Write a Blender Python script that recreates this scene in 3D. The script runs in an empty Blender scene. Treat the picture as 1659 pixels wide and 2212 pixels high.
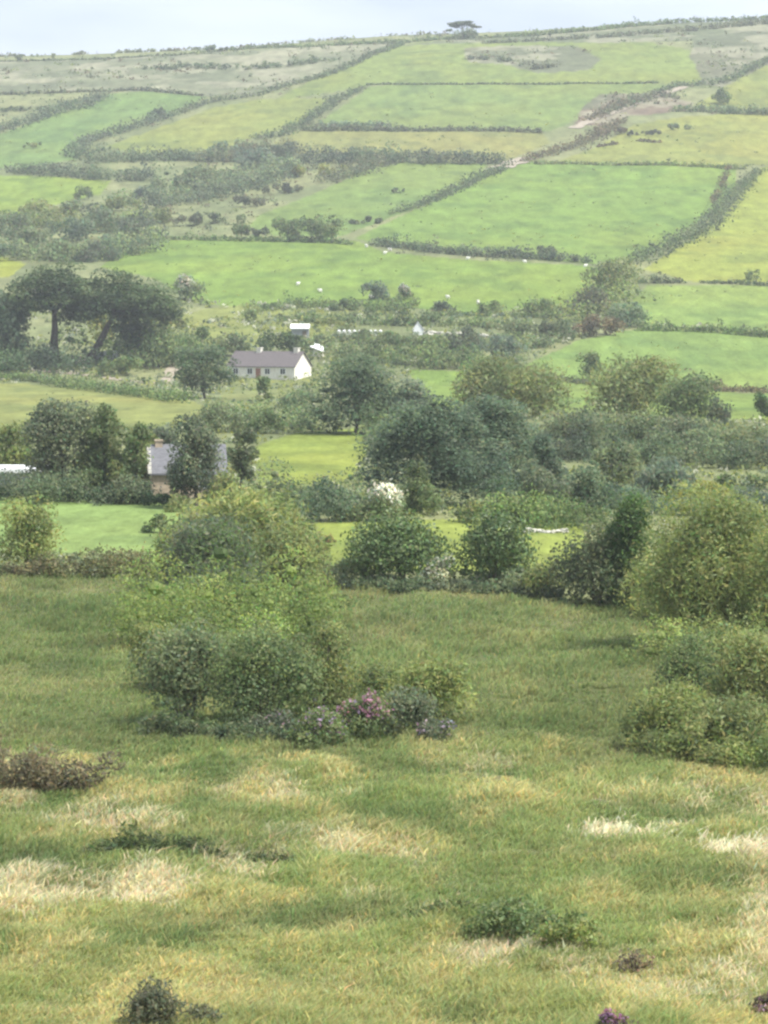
import bpy, math, random
import numpy as np
from mathutils import Vector, Matrix

# ------------------------------------------------------------------ camera, sky, sun, exposure
scene = bpy.context.scene
COL = scene.collection
PITCH = math.radians(4.0)          # camera looks 4 degrees down
HFOV = math.radians(14.0)
CU, CV = 829.5, 1106.0             # survey units: the photo measured 1659 x 2212
F = CU / math.tan(HFOV / 2)
SUN_AZ, SUN_EL = math.radians(116), math.radians(57)

cam_d = bpy.data.cameras.new('camera')
cam = bpy.data.objects.new('camera', cam_d)
COL.objects.link(cam)
cam.location = (0, 0, 0)
cam.rotation_euler = (math.pi / 2 - PITCH, 0, 0)
cam_d.sensor_fit = 'HORIZONTAL'
cam_d.angle = HFOV
cam_d.clip_start, cam_d.clip_end = 0.5, 9000
scene.camera = cam

world = bpy.data.worlds.new('World')
scene.world = world
world.use_nodes = True
wt = world.node_tree
wt.nodes.clear()
w_out = wt.nodes.new('ShaderNodeOutputWorld')
sky = wt.nodes.new('ShaderNodeTexSky')
sky.sky_type = 'NISHITA'
sky.sun_disc = False
sky.sun_elevation, sky.sun_rotation = SUN_EL, SUN_AZ
bg1 = wt.nodes.new('ShaderNodeBackground'); bg1.inputs['Strength'].default_value = 0.06
wt.links.new(sky.outputs[0], bg1.inputs['Color'])
tc = wt.nodes.new('ShaderNodeTexCoord')
mp = wt.nodes.new('ShaderNodeMapping'); mp.inputs['Scale'].default_value = (7, 7, 30)
mp.inputs['Location'].default_value = (0.35, 0.1, 0.55)
wt.links.new(tc.outputs['Generated'], mp.inputs[0])
nz = wt.nodes.new('ShaderNodeTexNoise'); nz.inputs['Scale'].default_value = 1.0
nz.inputs['Detail'].default_value = 5; nz.inputs['Roughness'].default_value = 0.5
wt.links.new(mp.outputs[0], nz.inputs['Vector'])
ramp = wt.nodes.new('ShaderNodeValToRGB')
ramp.color_ramp.elements[0].position = 0.36; ramp.color_ramp.elements[0].color = (0.235, 0.272, 0.345, 1)
ramp.color_ramp.elements[1].position = 0.66; ramp.color_ramp.elements[1].color = (0.38, 0.41, 0.46, 1)
wt.links.new(nz.outputs['Fac'], ramp.inputs[0])
bg2 = wt.nodes.new('ShaderNodeBackground'); bg2.inputs['Strength'].default_value = 1.06
wt.links.new(ramp.outputs[0], bg2.inputs['Color'])
mixw = wt.nodes.new('ShaderNodeMixShader'); mixw.inputs[0].default_value = 0.82   # thin high cloud over most of the sky
wt.links.new(bg1.outputs[0], mixw.inputs[1]); wt.links.new(bg2.outputs[0], mixw.inputs[2])
wt.links.new(mixw.outputs[0], w_out.inputs[0])

sun_d = bpy.data.lights.new('sun', 'SUN')
sun_d.energy = 3.0; sun_d.angle = math.radians(8); sun_d.color = (1.0, 0.97, 0.91)
sun = bpy.data.objects.new('sun', sun_d); COL.objects.link(sun)
sdir = Vector((math.sin(SUN_AZ) * math.cos(SUN_EL), math.cos(SUN_AZ) * math.cos(SUN_EL), math.sin(SUN_EL)))
sun.rotation_euler = sdir.to_track_quat('Z', 'Y').to_euler()
sun.location = (200, 100, 300)

scene.view_settings.view_transform = 'Standard'
scene.view_settings.look = 'None'
scene.view_settings.exposure = 1.5
scene.view_settings.gamma = 1.0
cy = scene.cycles
cy.max_bounces = 5; cy.diffuse_bounces = 2; cy.glossy_bounces = 1; cy.transmission_bounces = 3
cy.transparent_max_bounces = 6; cy.volume_bounces = 0
cy.use_denoising = True
cy.pixel_filter_type = 'BLACKMAN_HARRIS'
cy.filter_width = 2.5

# ------------------------------------------------------------------ small helpers
def tag(o, label=None, cat=None, group=None, kind=None):
    if label: o['label'] = label
    if cat: o['category'] = cat
    if group: o['group'] = group
    if kind: o['kind'] = kind
    return o

def empty(name, loc, rz=0.0):
    o = bpy.data.objects.new(name, None)
    COL.objects.link(o)
    o.empty_display_size = 0.3
    o.location = loc; o.rotation_euler = (0, 0, rz)
    return o

def mesh_obj(name, V, Q=None, T=None, C=None, mat=None, parent=None, smooth=False):
    """one mesh object from numpy arrays: vertices, quads, triangles, vertex colours"""
    V = np.asarray(V, dtype=np.float32).reshape(-1, 3)
    Q = np.zeros((0, 4), np.int32) if Q is None else np.asarray(Q, np.int32).reshape(-1, 4)
    T = np.zeros((0, 3), np.int32) if T is None else np.asarray(T, np.int32).reshape(-1, 3)
    me = bpy.data.meshes.new(name)
    me.vertices.add(len(V)); me.vertices.foreach_set('co', V.ravel())
    nl = len(Q) * 4 + len(T) * 3
    me.loops.add(nl)
    me.loops.foreach_set('vertex_index', np.concatenate([Q.ravel(), T.ravel()]).astype(np.int32))
    me.polygons.add(len(Q) + len(T))
    starts = np.concatenate([np.arange(len(Q)) * 4, len(Q) * 4 + np.arange(len(T)) * 3]).astype(np.int32)
    me.polygons.foreach_set('loop_start', starts)
    me.polygons.foreach_set('use_smooth', np.full(len(starts), smooth, dtype=bool))
    me.update(calc_edges=True)
    if C is not None:
        a = me.attributes.new('Col', 'FLOAT_COLOR', 'POINT')
        cc = np.ones((len(V), 4), np.float32); cc[:, :3] = C
        a.data.foreach_set('color', cc.ravel())
    if mat is not None: me.materials.append(mat)
    o = bpy.data.objects.new(name, me)
    COL.objects.link(o)
    if parent is not None: o.parent = parent
    return o

def _hash(ix, iy, seed):
    h = (ix * 374761393 + iy * 668265263 + seed * 1442695041) & 0xFFFFFFFF
    h = ((h ^ (h >> 13)) * 1274126177) & 0xFFFFFFFF
    h = h ^ (h >> 16)
    return (h & 0xFFFFFF) / float(0xFFFFFF)

def vnoise(x, y, seed=0):
    x = np.asarray(x, float); y = np.asarray(y, float)
    ix = np.floor(x).astype(np.int64); iy = np.floor(y).astype(np.int64)
    fx = x - ix; fy = y - iy
    fx = fx * fx * (3 - 2 * fx); fy = fy * fy * (3 - 2 * fy)
    a = _hash(ix, iy, seed); b = _hash(ix + 1, iy, seed); c = _hash(ix, iy + 1, seed); d = _hash(ix + 1, iy + 1, seed)
    return (a + (b - a) * fx) * (1 - fy) + (c + (d - c) * fx) * fy

def fbm(x, y, seed=0, oct=4):
    s = 0; a = 0.5; t = 0
    for k in range(oct):
        s = s + a * vnoise(x * 2 ** k, y * 2 ** k, seed + k * 17); t += a; a *= 0.55
    return s / t

def sstep(a, b, x):
    t = np.clip((np.asarray(x, float) - a) / (b - a), 0, 1)
    return t * t * (3 - 2 * t)

# ------------------------------------------------------------------ terrain: a valley floor and the hill beyond
_VN = [(505, 832), (560, 742), (640, 658), (800, 515), (905, 430), (1010, 355), (1120, 268), (1230, 183), (1330, 122), (1420, 92), (1470, 82)]
_D = [-60, 0, 12, 30, 48, 60, 75, 100, 150, 200, 300, 420]
_Z = [-1.6, -1.7, -4.3, -9.0, -12.7, -14.0, -14.2, -14.1, -14.0, -14.1, -14.2, -14.05]
for _d, _v in _VN:
    _D.append(_d); _Z.append(_d * math.tan(math.atan((CV - _v) / F) - PITCH))
_D += [1530, 1700, 2100, 3000, 5000]; _Z += [118.0, 112, 80, 20, -20]
_Df = np.linspace(-60, 5000, 20241)
_Zf = np.interp(_Df, _D, _Z)
for _k, _w in ((9, 2), (61, 1)):
    _ker = np.hanning(_k + 2)[1:-1]; _ker /= _ker.sum()
    for _ in range(_w):
        _p = np.pad(_Zf, _k // 2, mode='edge'); _s = np.convolve(_p, _ker, mode='valid')
        _m = sstep(130, 330, _Df) if _k > 20 else 1.0
        _Zf = _Zf * (1 - _m) + _s * _m

def ground(x, y):
    x = np.asarray(x, float); y = np.asarray(y, float)
    z = np.interp(y, _Df, _Zf)
    uu = CU + F * x / np.maximum(y, 1.0)
    s = 830 * np.tanh((uu - CU) / 1100.0) * 1.25
    z = z + y / F * 0.062 * s * sstep(560, 1400, y)          # the ridge climbs to the right
    near = sstep(40, 60, y) * (1 - sstep(140, 175, y))
    z = z + near * (0.75 * (fbm(x / 9 + 3, y / 11, 5, 3) - 0.5) + 0.62 * (fbm(x / 1.7, y / 2.0, 8, 3) - 0.5))
    far = sstep(600, 900, y)
    z = z + far * 2.6 * (fbm(x / 70, y / 70, 31, 3) - 0.5)
    return z

def ray(u, v):
    a = (u - CU) / F; b = (CV - v) / F
    return a, math.cos(PITCH) + b * math.sin(PITCH), -math.sin(PITCH) + b * math.cos(PITCH)

_SC = np.concatenate([np.linspace(45, 400, 1500), np.linspace(400.5, 1500, 2600)])
def at(u, v):
    """the place on the ground seen at survey point (u, v)"""
    a, c, s = ray(u, v)
    x = a / c * _SC; g = ground(x, _SC); r = s / c * _SC
    hit = np.nonzero(g >= r)[0]
    i = hit[0] if len(hit) else int(np.argmax(g / _SC))
    D = _SC[i]
    if len(hit) and i > 0:
        d0 = r[i - 1] - g[i - 1]; d1 = g[i] - r[i]
        D = _SC[i - 1] + (_SC[i] - _SC[i - 1]) * d0 / max(d0 + d1, 1e-6)
    X = a / c * D
    return float(X), float(D), float(ground(X, D))

def uv_of(x, y, z):
    cf = y * math.cos(PITCH) - z * math.sin(PITCH)
    up = y * math.sin(PITCH) + z * math.cos(PITCH)
    return CU + F * x / cf, CV - F * up / cf

# ------------------------------------------------------------------ materials
def new_mat(name):
    m = bpy.data.materials.new(name); m.use_nodes = True
    m.node_tree.nodes.clear()
    return m, m.node_tree

def leaf_mat(name, transl=0.35, rough=0.55, spec=0.25):
    m, t = new_mat(name)
    out = t.nodes.new('ShaderNodeOutputMaterial')
    at_ = t.nodes.new('ShaderNodeAttribute'); at_.attribute_name = 'Col'
    p = t.nodes.new('ShaderNodeBsdfPrincipled'); p.inputs['Roughness'].default_value = rough
    p.inputs['Specular IOR Level'].default_value = spec
    tr = t.nodes.new('ShaderNodeBsdfTranslucent')
    hs = t.nodes.new('ShaderNodeHueSaturation'); hs.inputs['Value'].default_value = 1.5; hs.inputs['Saturation'].default_value = 1.1
    t.links.new(at_.outputs['Color'], p.inputs['Base Color'])
    t.links.new(at_.outputs['Color'], hs.inputs['Color'])
    t.links.new(hs.outputs[0], tr.inputs['Color'])
    mx = t.nodes.new('ShaderNodeMixShader'); mx.inputs[0].default_value = transl
    t.links.new(p.outputs[0], mx.inputs[1]); t.links.new(tr.outputs[0], mx.inputs[2])
    t.links.new(mx.outputs[0], out.inputs['Surface'])
    return m

def noise_mat(name, c1, c2, scale=3.0, rough=0.85, detail=5, bump=0.0, spec=0.3, stretch=(1, 1, 1), metal=0.0):
    m, t = new_mat(name)
    out = t.nodes.new('ShaderNodeOutputMaterial')
    p = t.nodes.new('ShaderNodeBsdfPrincipled'); p.inputs['Roughness'].default_value = rough
    p.inputs['Specular IOR Level'].default_value = spec; p.inputs['Metallic'].default_value = metal
    tc = t.nodes.new('ShaderNodeTexCoord'); mp = t.nodes.new('ShaderNodeMapping')
    mp.inputs['Scale'].default_value = stretch
    n = t.nodes.new('ShaderNodeTexNoise'); n.inputs['Scale'].default_value = scale; n.inputs['Detail'].default_value = detail
    r = t.nodes.new('ShaderNodeValToRGB')
    r.color_ramp.elements[0].position = 0.3; r.color_ramp.elements[1].position = 0.7
    r.color_ramp.elements[0].color = (*c1, 1); r.color_ramp.elements[1].color = (*c2, 1)
    t.links.new(tc.outputs['Object'], mp.inputs[0]); t.links.new(mp.outputs[0], n.inputs['Vector'])
    t.links.new(n.outputs['Fac'], r.inputs[0]); t.links.new(r.outputs[0], p.inputs['Base Color'])
    if bump:
        b = t.nodes.new('ShaderNodeBump'); b.inputs['Strength'].default_value = bump; b.inputs['Distance'].default_value = 0.05
        t.links.new(n.outputs['Fac'], b.inputs['Height']); t.links.new(b.outputs[0], p.inputs['Normal'])
    t.links.new(p.outputs[0], out.inputs['Surface'])
    return m

def ground_mat(name):
    m, t = new_mat(name)
    out = t.nodes.new('ShaderNodeOutputMaterial')
    at_ = t.nodes.new('ShaderNodeAttribute'); at_.attribute_name = 'Col'
    p = t.nodes.new('ShaderNodeBsdfPrincipled'); p.inputs['Roughness'].default_value = 0.9
    p.inputs['Specular IOR Level'].default_value = 0.1
    g = t.nodes.new('ShaderNodeNewGeometry')
    mp1 = t.nodes.new('ShaderNodeMapping'); mp1.inputs['Scale'].default_value = (0.30, 0.075, 0.2)
    mp2 = t.nodes.new('ShaderNodeMapping'); mp2.inputs['Scale'].default_value = (1.7, 0.45, 0.6)
    n1 = t.nodes.new('ShaderNodeTexNoise'); n1.inputs['Scale'].default_value = 1; n1.inputs['Detail'].default_value = 6
    n2 = t.nodes.new('ShaderNodeTexNoise'); n2.inputs['Scale'].default_value = 1; n2.inputs['Detail'].default_value = 5; n2.inputs['Roughness'].default_value = 0.65
    for mpx, nx in ((mp1, n1), (mp2, n2)):
        t.links.new(g.outputs['Position'], mpx.inputs[0]); t.links.new(mpx.outputs[0], nx.inputs['Vector'])
    ad = t.nodes.new('ShaderNodeMath'); ad.operation = 'ADD'
    t.links.new(n1.outputs['Fac'], ad.inputs[0]); t.links.new(n2.outputs['Fac'], ad.inputs[1])
    mr = t.nodes.new('ShaderNodeMapRange')
    mr.inputs['From Min'].default_value = 0.65; mr.inputs['From Max'].default_value = 1.35
    mr.inputs['To Min'].default_value = 0.62; mr.inputs['To Max'].default_value = 1.36
    t.links.new(ad.outputs[0], mr.inputs['Value'])
    hs = t.nodes.new('ShaderNodeHueSaturation')
    t.links.new(mr.outputs[0], hs.inputs['Value']); t.links.new(at_.outputs['Color'], hs.inputs['Color'])
    t.links.new(hs.outputs[0], p.inputs['Base Color'])
    b = t.nodes.new('ShaderNodeBump'); b.inputs['Strength'].default_value = 0.6; b.inputs['Distance'].default_value = 0.25
    t.links.new(n2.outputs['Fac'], b.inputs['Height']); t.links.new(b.outputs[0], p.inputs['Normal'])
    t.links.new(p.outputs[0], out.inputs['Surface'])
    return m

M_LEAF = leaf_mat('foliage_leaves', 0.45)
M_GLOSS = leaf_mat('glossy_leaves', 0.25, 0.5, 0.3)
M_GRASS = leaf_mat('grass_blades', 0.5, 0.7, 0.1)
M_PETAL = leaf_mat('petals', 0.35, 0.6, 0.2)
M_GROUND = ground_mat('pasture_turf')
M_BARK = noise_mat('bark', (0.05, 0.04, 0.03), (0.13, 0.11, 0.09), 6, 0.95, bump=0.5, stretch=(1, 1, 0.25))
M_PALEBARK = noise_mat('pale_bark', (0.16, 0.14, 0.12), (0.30, 0.27, 0.24), 6, 0.95, stretch=(1, 1, 0.25))
M_WHITE = noise_mat('white_render', (0.56, 0.52, 0.44), (0.80, 0.78, 0.70), 1.8, 0.9, bump=0.1, stretch=(2.5, 2.5, .5))
M_CREAM = noise_mat('cream_render', (0.60, 0.54, 0.42), (0.74, 0.69, 0.56), 1.2, 0.9, bump=0.1)
M_WPAINT = noise_mat('white_paint', (0.72, 0.73, 0.73), (0.82, 0.82, 0.82), 2.0, 0.5)
M_SLATE = noise_mat('slate_roof', (0.085, 0.075, 0.074), (0.15, 0.13, 0.125), 3.0, 0.6, stretch=(1, 1, 6), bump=0.2)
M_BSLATE = noise_mat('blue_slate_roof', (0.085, 0.086, 0.092), (0.17, 0.17, 0.18), 4.0, 0.5, stretch=(1, 1, 5), bump=0.2)
M_TAN = noise_mat('tan_stone', (0.30, 0.24, 0.17), (0.46, 0.37, 0.27), 3.0, 0.9, bump=0.3)
M_BRICK = noise_mat('red_brick', (0.22, 0.10, 0.07), (0.33, 0.17, 0.12), 8.0, 0.9)
M_GREYW = noise_mat('grey_wall', (0.20, 0.22, 0.24), (0.30, 0.32, 0.33), 2.0, 0.85)
M_STONE = noise_mat('pale_stone', (0.26, 0.25, 0.21), (0.60, 0.58, 0.50), 2.5, 0.9, bump=0.4)
M_GLASS = noise_mat('dark_glass', (0.02, 0.025, 0.03), (0.05, 0.055, 0.06), 1.0, 0.1, spec=0.6)
M_TYRE = noise_mat('tyre_rubber', (0.015, 0.015, 0.015), (0.03, 0.03, 0.03), 5, 0.8)
M_RED = noise_mat('red_lamp', (0.45, 0.02, 0.02), (0.5, 0.03, 0.03), 5, 0.3)
M_FLEECE = noise_mat('fleece', (0.62, 0.60, 0.54), (0.80, 0.78, 0.72), 9, 0.95)
M_GRAVEL = noise_mat('gravel_track', (0.20, 0.17, 0.12), (0.36, 0.31, 0.24), 0.8, 0.95)
M_WOOD = noise_mat('weathered_wood', (0.10, 0.08, 0.06), (0.2, 0.17, 0.14), 6, 0.9)

# albedo of the plants
PAL = dict(
    dark=(.076, .112, .046), pine=(.104, .146, .078), mid=(.148, .192, .080), olive=(.198, .228, .088), grey=(.165, .200, .100),
    light=(.195, .232, .082), willow=(.220, .255, .090), brown=(.150, .128, .072), bramble=(.185, .155, .085), pale=(0.400, 0.400, 0.300),
    yellow=(0.250, 0.260, 0.070), scrub=(.118, .146, .074), heath=(.132, .142, .080), blue=(.130, .176, .100), cream=(0.580, 0.560, 0.420), dusk=(.124, .150, .088), bluegrey=(.150, .190, .125))

# ------------------------------------------------------------------ the ground, field by field
FIELDS = [  # name, label, colour, polygon in survey units
 ('field', 'wide bright green pasture with sheep above the white cottage', (0.125, 0.184, 0.037), [(215,578),(260,545),(350,520),(500,514),(770,520),(830,545),(1000,560),(1270,573),(1330,600),(1300,640),(1200,668),(1000,675),(830,660),(620,660),(540,668),(430,655),(330,600)]),
 ('field', 'big sloping green pasture below the track between diagonal hedges', (0.122, 0.184, 0.040), [(765,515),(870,465),(960,425),(1080,365),(1110,350),(1300,352),(1590,362),(1590,410),(1520,470),(1400,555),(1270,570),(1100,555),(950,540),(810,525)]),
 ('field', 'green pasture with a lone small bush between two hedges', (0.118, 0.170, 0.045), [(535,490),(560,465),(650,430),(800,365),(870,350),(1050,352),(1040,385),(900,450),(790,490),(740,510),(590,510)]),
 ('field', 'yellow green pasture along the diagonal hedge at the frame edge', (0.179, 0.207, 0.042), [(1900,330),(1900,612),(1500,610),(1390,582),(1470,530),(1560,470),(1600,410),(1645,360)]),
 ('field', 'flat green pasture below the thin hedge with one dark bush', (0.141, 0.199, 0.050), [(1350,665),(1400,615),(1659,618),(1900,620),(1900,725),(1659,715),(1390,700)]),
 ('field', 'broad pale green pasture with a small dark tree at its corner', (0.133, 0.193, 0.050), [(1130,790),(1250,735),(1390,708),(1659,722),(1900,735),(1900,850),(1659,842),(1520,835),(1280,825),(1180,815)]),
 ('field', 'small green paddock between the rounded willow mounds', (0.133, 0.188, 0.045), [(1180,820),(1280,830),(1520,845),(1659,850),(1900,860),(1900,920),(1400,900),(1200,890)]),
 ('field', 'long pale dry pasture above the dark hedge on the hill', (0.163, 0.171, 0.056), [(590,310),(640,282),(900,285),(1170,285),(1190,310),(1090,348),(960,345),(740,330),(620,335)]),
 ('field', 'smooth green hill pasture under the thin straight hedge', (0.125, 0.170, 0.049), [(680,272),(800,186),(900,181),(1300,183),(1500,180),(1310,215),(1260,250),(1190,284),(1000,282),(800,280)]),
 ('field', 'highest green pasture just below the windswept tree', (0.137, 0.174, 0.047), [(820,112),(900,90),(1100,86),(1400,92),(1525,115),(1515,178),(1300,183),(800,184),(580,222),(680,170)]),
 ('field', 'yellowish hill pasture between two diagonal hedges', (0.152, 0.177, 0.047), [(225,318),(330,280),(470,230),(560,215),(710,212),(690,245),(640,270),(540,300),(460,335),(300,330)]),
 ('field', 'cool green hill pasture beside the dark scrub strip', (0.110, 0.166, 0.050), [(-250,380),(-250,330),(0,290),(150,235),(230,203),(320,198),(450,208),(360,248),(240,290),(170,315),(160,345),(60,360)]),
 ('field', 'vivid green pasture above the mass of scrub bushes', (0.141, 0.195, 0.037), [(-250,370),(130,382),(240,392),(215,420),(150,435),(0,462),(-250,475)]),
 ('field', 'bright yellow green corner of pasture behind the big cypresses', (0.182, 0.210, 0.034), [(-250,545),(0,552),(55,570),(20,600),(-250,600)]),
 ('field', 'yellow tussocky hill pasture beside the brown track', (0.171, 0.188, 0.050), [(1200,350),(1300,312),(1370,268),(1500,250),(1659,243),(1900,235),(1900,352),(1600,358),(1300,352)]),
 ('field', 'small yellow pasture high beside the diagonal hedge', (0.160, 0.180, 0.049), [(1900,60),(1900,225),(1659,238),(1540,232),(1500,228),(1560,190),(1659,140)]),
 ('field', 'narrow pale pasture along the lane below the cypresses', (0.163, 0.180, 0.056), [(-250,830),(0,828),(240,838),(420,868),(455,885),(400,915),(250,930),(100,900),(0,945),(-250,950)]),
 ('field', 'sunny yellow green clearing beside the dark conifers', (0.156, 0.195, 0.040), [(545,965),(640,935),(770,925),(800,970),(750,1045),(640,1060),(560,1050)]),
 ('field', 'mown pale green lawn in front of the clipped dark hedge', (0.147, 0.209, 0.064), [(-300,1072),(0,1072),(380,1088),(420,1130),(380,1190),(150,1195),(-300,1190)]),
 ('field', 'bright yellow green strip of grass behind the dark hollies', (0.176, 0.209, 0.045), [(640,1130),(800,1125),(1000,1120),(1260,1128),(1270,1222),(1000,1235),(640,1225)]),
 ('field', 'bright green gap of grass beside the rounded grey tree', (0.137, 0.195, 0.042), [(880,800),(1010,800),(1010,890),(930,880)]),
 ('garden', 'rough sunny garden ground around the white cottage', (0.157, 0.176, 0.052), [(350,690),(480,660),(620,660),(760,680),(720,730),(640,735),(520,760),(360,740)]),
 ('garden', 'patchy grass in front of the white cottage', (0.145, 0.164, 0.06), [(500,815),(690,812),(700,870),(540,885),(450,880),(490,840)]),
 ('moorland', 'brown bracken patch beside the pale hill track', (0.127, 0.098, 0.066), [(1240,268),(1260,230),(1300,203),(1420,203),(1500,222),(1480,240),(1350,252),(1300,272)]),
 ('moorland', 'brown heathery ground near the top of the hill', (.115, .118, .068), [(1490,120),(1500,88),(1659,58),(1900,20),(1900,60),(1659,140),(1560,188),(1520,180)]),
 ('moorland', 'brownish rushy patch inside the highest green pasture', (.125, .125, .068), [(1000,104),(1120,98),(1250,100),(1300,128),(1270,152),(1160,158),(1090,140),(1010,134)]),
 ('moorland', 'rough green brown strip along the ridge', (.120, .135, .070), [(860,98),(1000,84),(1150,74),(1400,52),(1659,28),(1900,5),(1900,40),(1659,58),(1500,88),(1300,92),(1100,90),(900,96)]),
 ('moorland', 'pale bleached moorland under the skyline', (.150, .158, .092), [(-400,140),(0,132),(220,128),(440,114),(700,98),(870,88),(820,112),(680,165),(560,205),(440,208),(320,196),(0,200),(-400,205)]),
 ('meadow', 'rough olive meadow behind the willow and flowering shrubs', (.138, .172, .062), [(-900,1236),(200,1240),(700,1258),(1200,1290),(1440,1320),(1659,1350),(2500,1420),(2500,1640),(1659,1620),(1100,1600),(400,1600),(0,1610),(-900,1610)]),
 ('meadow', 'tussocky yellow green meadow streaked with dry straw grass', (.170, .205, .072), [(-900,1605),(0,1605),(400,1596),(1100,1597),(1659,1617),(2500,1640),(4000,2900),(-3000,2900)]),
]
def in_poly(px, py, poly):
    r = np.zeros(px.shape, bool); n = len(poly)
    for i in range(n):
        x0, y0 = poly[i]; x1, y1 = poly[(i + 1) % n]
        if y0 == y1: continue
        c = ((y0 > py) != (y1 > py)) & (px < (x1 - x0) * (py - y0) / (y1 - y0) + x0)
        r ^= c
    return r

STRAW = [(220,1785,240,60,.54,.2),(150,1935,300,45,.58,.35),(1650,1900,70,260,.7,.15),(600,1850,220,34,.52,.2),(1150,2075,260,36,.6,.2),(620,1715,240,30,.55,.1),(1500,2120,240,50,.6,.15),(700,2130,300,30,.5,.1),(1450,1720,220,36,.6,.1),(900,1930,260,22,.5,.1),
   # dry, pale patches in the near meadow: u, v, half width, half height, strength, whiteness
 (250,1765,110,40,1.0,.25),(190,1810,70,30,.7,.2),(30,1690,60,70,.9,.1),(70,1930,120,55,1.0,.45),(310,1915,100,45,1.0,.35),(190,1960,120,40,.7,.3),(570,1705,110,30,.8,.2),
 (690,1830,150,40,.8,.2),(600,1780,120,25,.5,.2),(520,1870,90,30,.9,.4),(1130,2065,170,38,.95,.35),(1560,1725,130,36,.9,.15),(1640,1990,40,110,1.0,.1),
 (1310,1798,70,16,.8,.8),(1420,1812,60,10,.7,.7),(1590,1836,90,24,.85,.85),(1480,1786,110,9,.65,.7),(1640,1800,60,12,.7,.8),(880,1850,60,40,.5,.2),(960,1985,140,28,.5,.1),(740,2140,60,40,.6,.1),(1060,1655,80,30,.7,.1),
 (1360,2100,140,45,.7,.1),(90,2180,120,40,.4,.1),(1480,2150,120,60,.6,.3),(1600,2140,70,50,.7,.4),(800,1950,90,30,.5,.1),(430,2150,60,30,.4,.1),(1230,1920,90,40,.4,.1),(860,1770,80,25,.35,.1)]
DARKP = [(330,1825,160,28,.9),(560,1850,90,18,.7),(760,1990,200,30,.45),(150,1570,200,50,.4),(420,2010,160,30,.4),(1000,1780,220,26,.4),(1230,1840,160,26,.4),(80,1850,110,40,.5),(600,1610,260,26,.6),(1300,1640,200,26,.4),(1500,1890,150,22,.5),(300,1990,60,20,.6),(1250,2060,60,26,.5),(650,1990,150,20,.5)]

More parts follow.
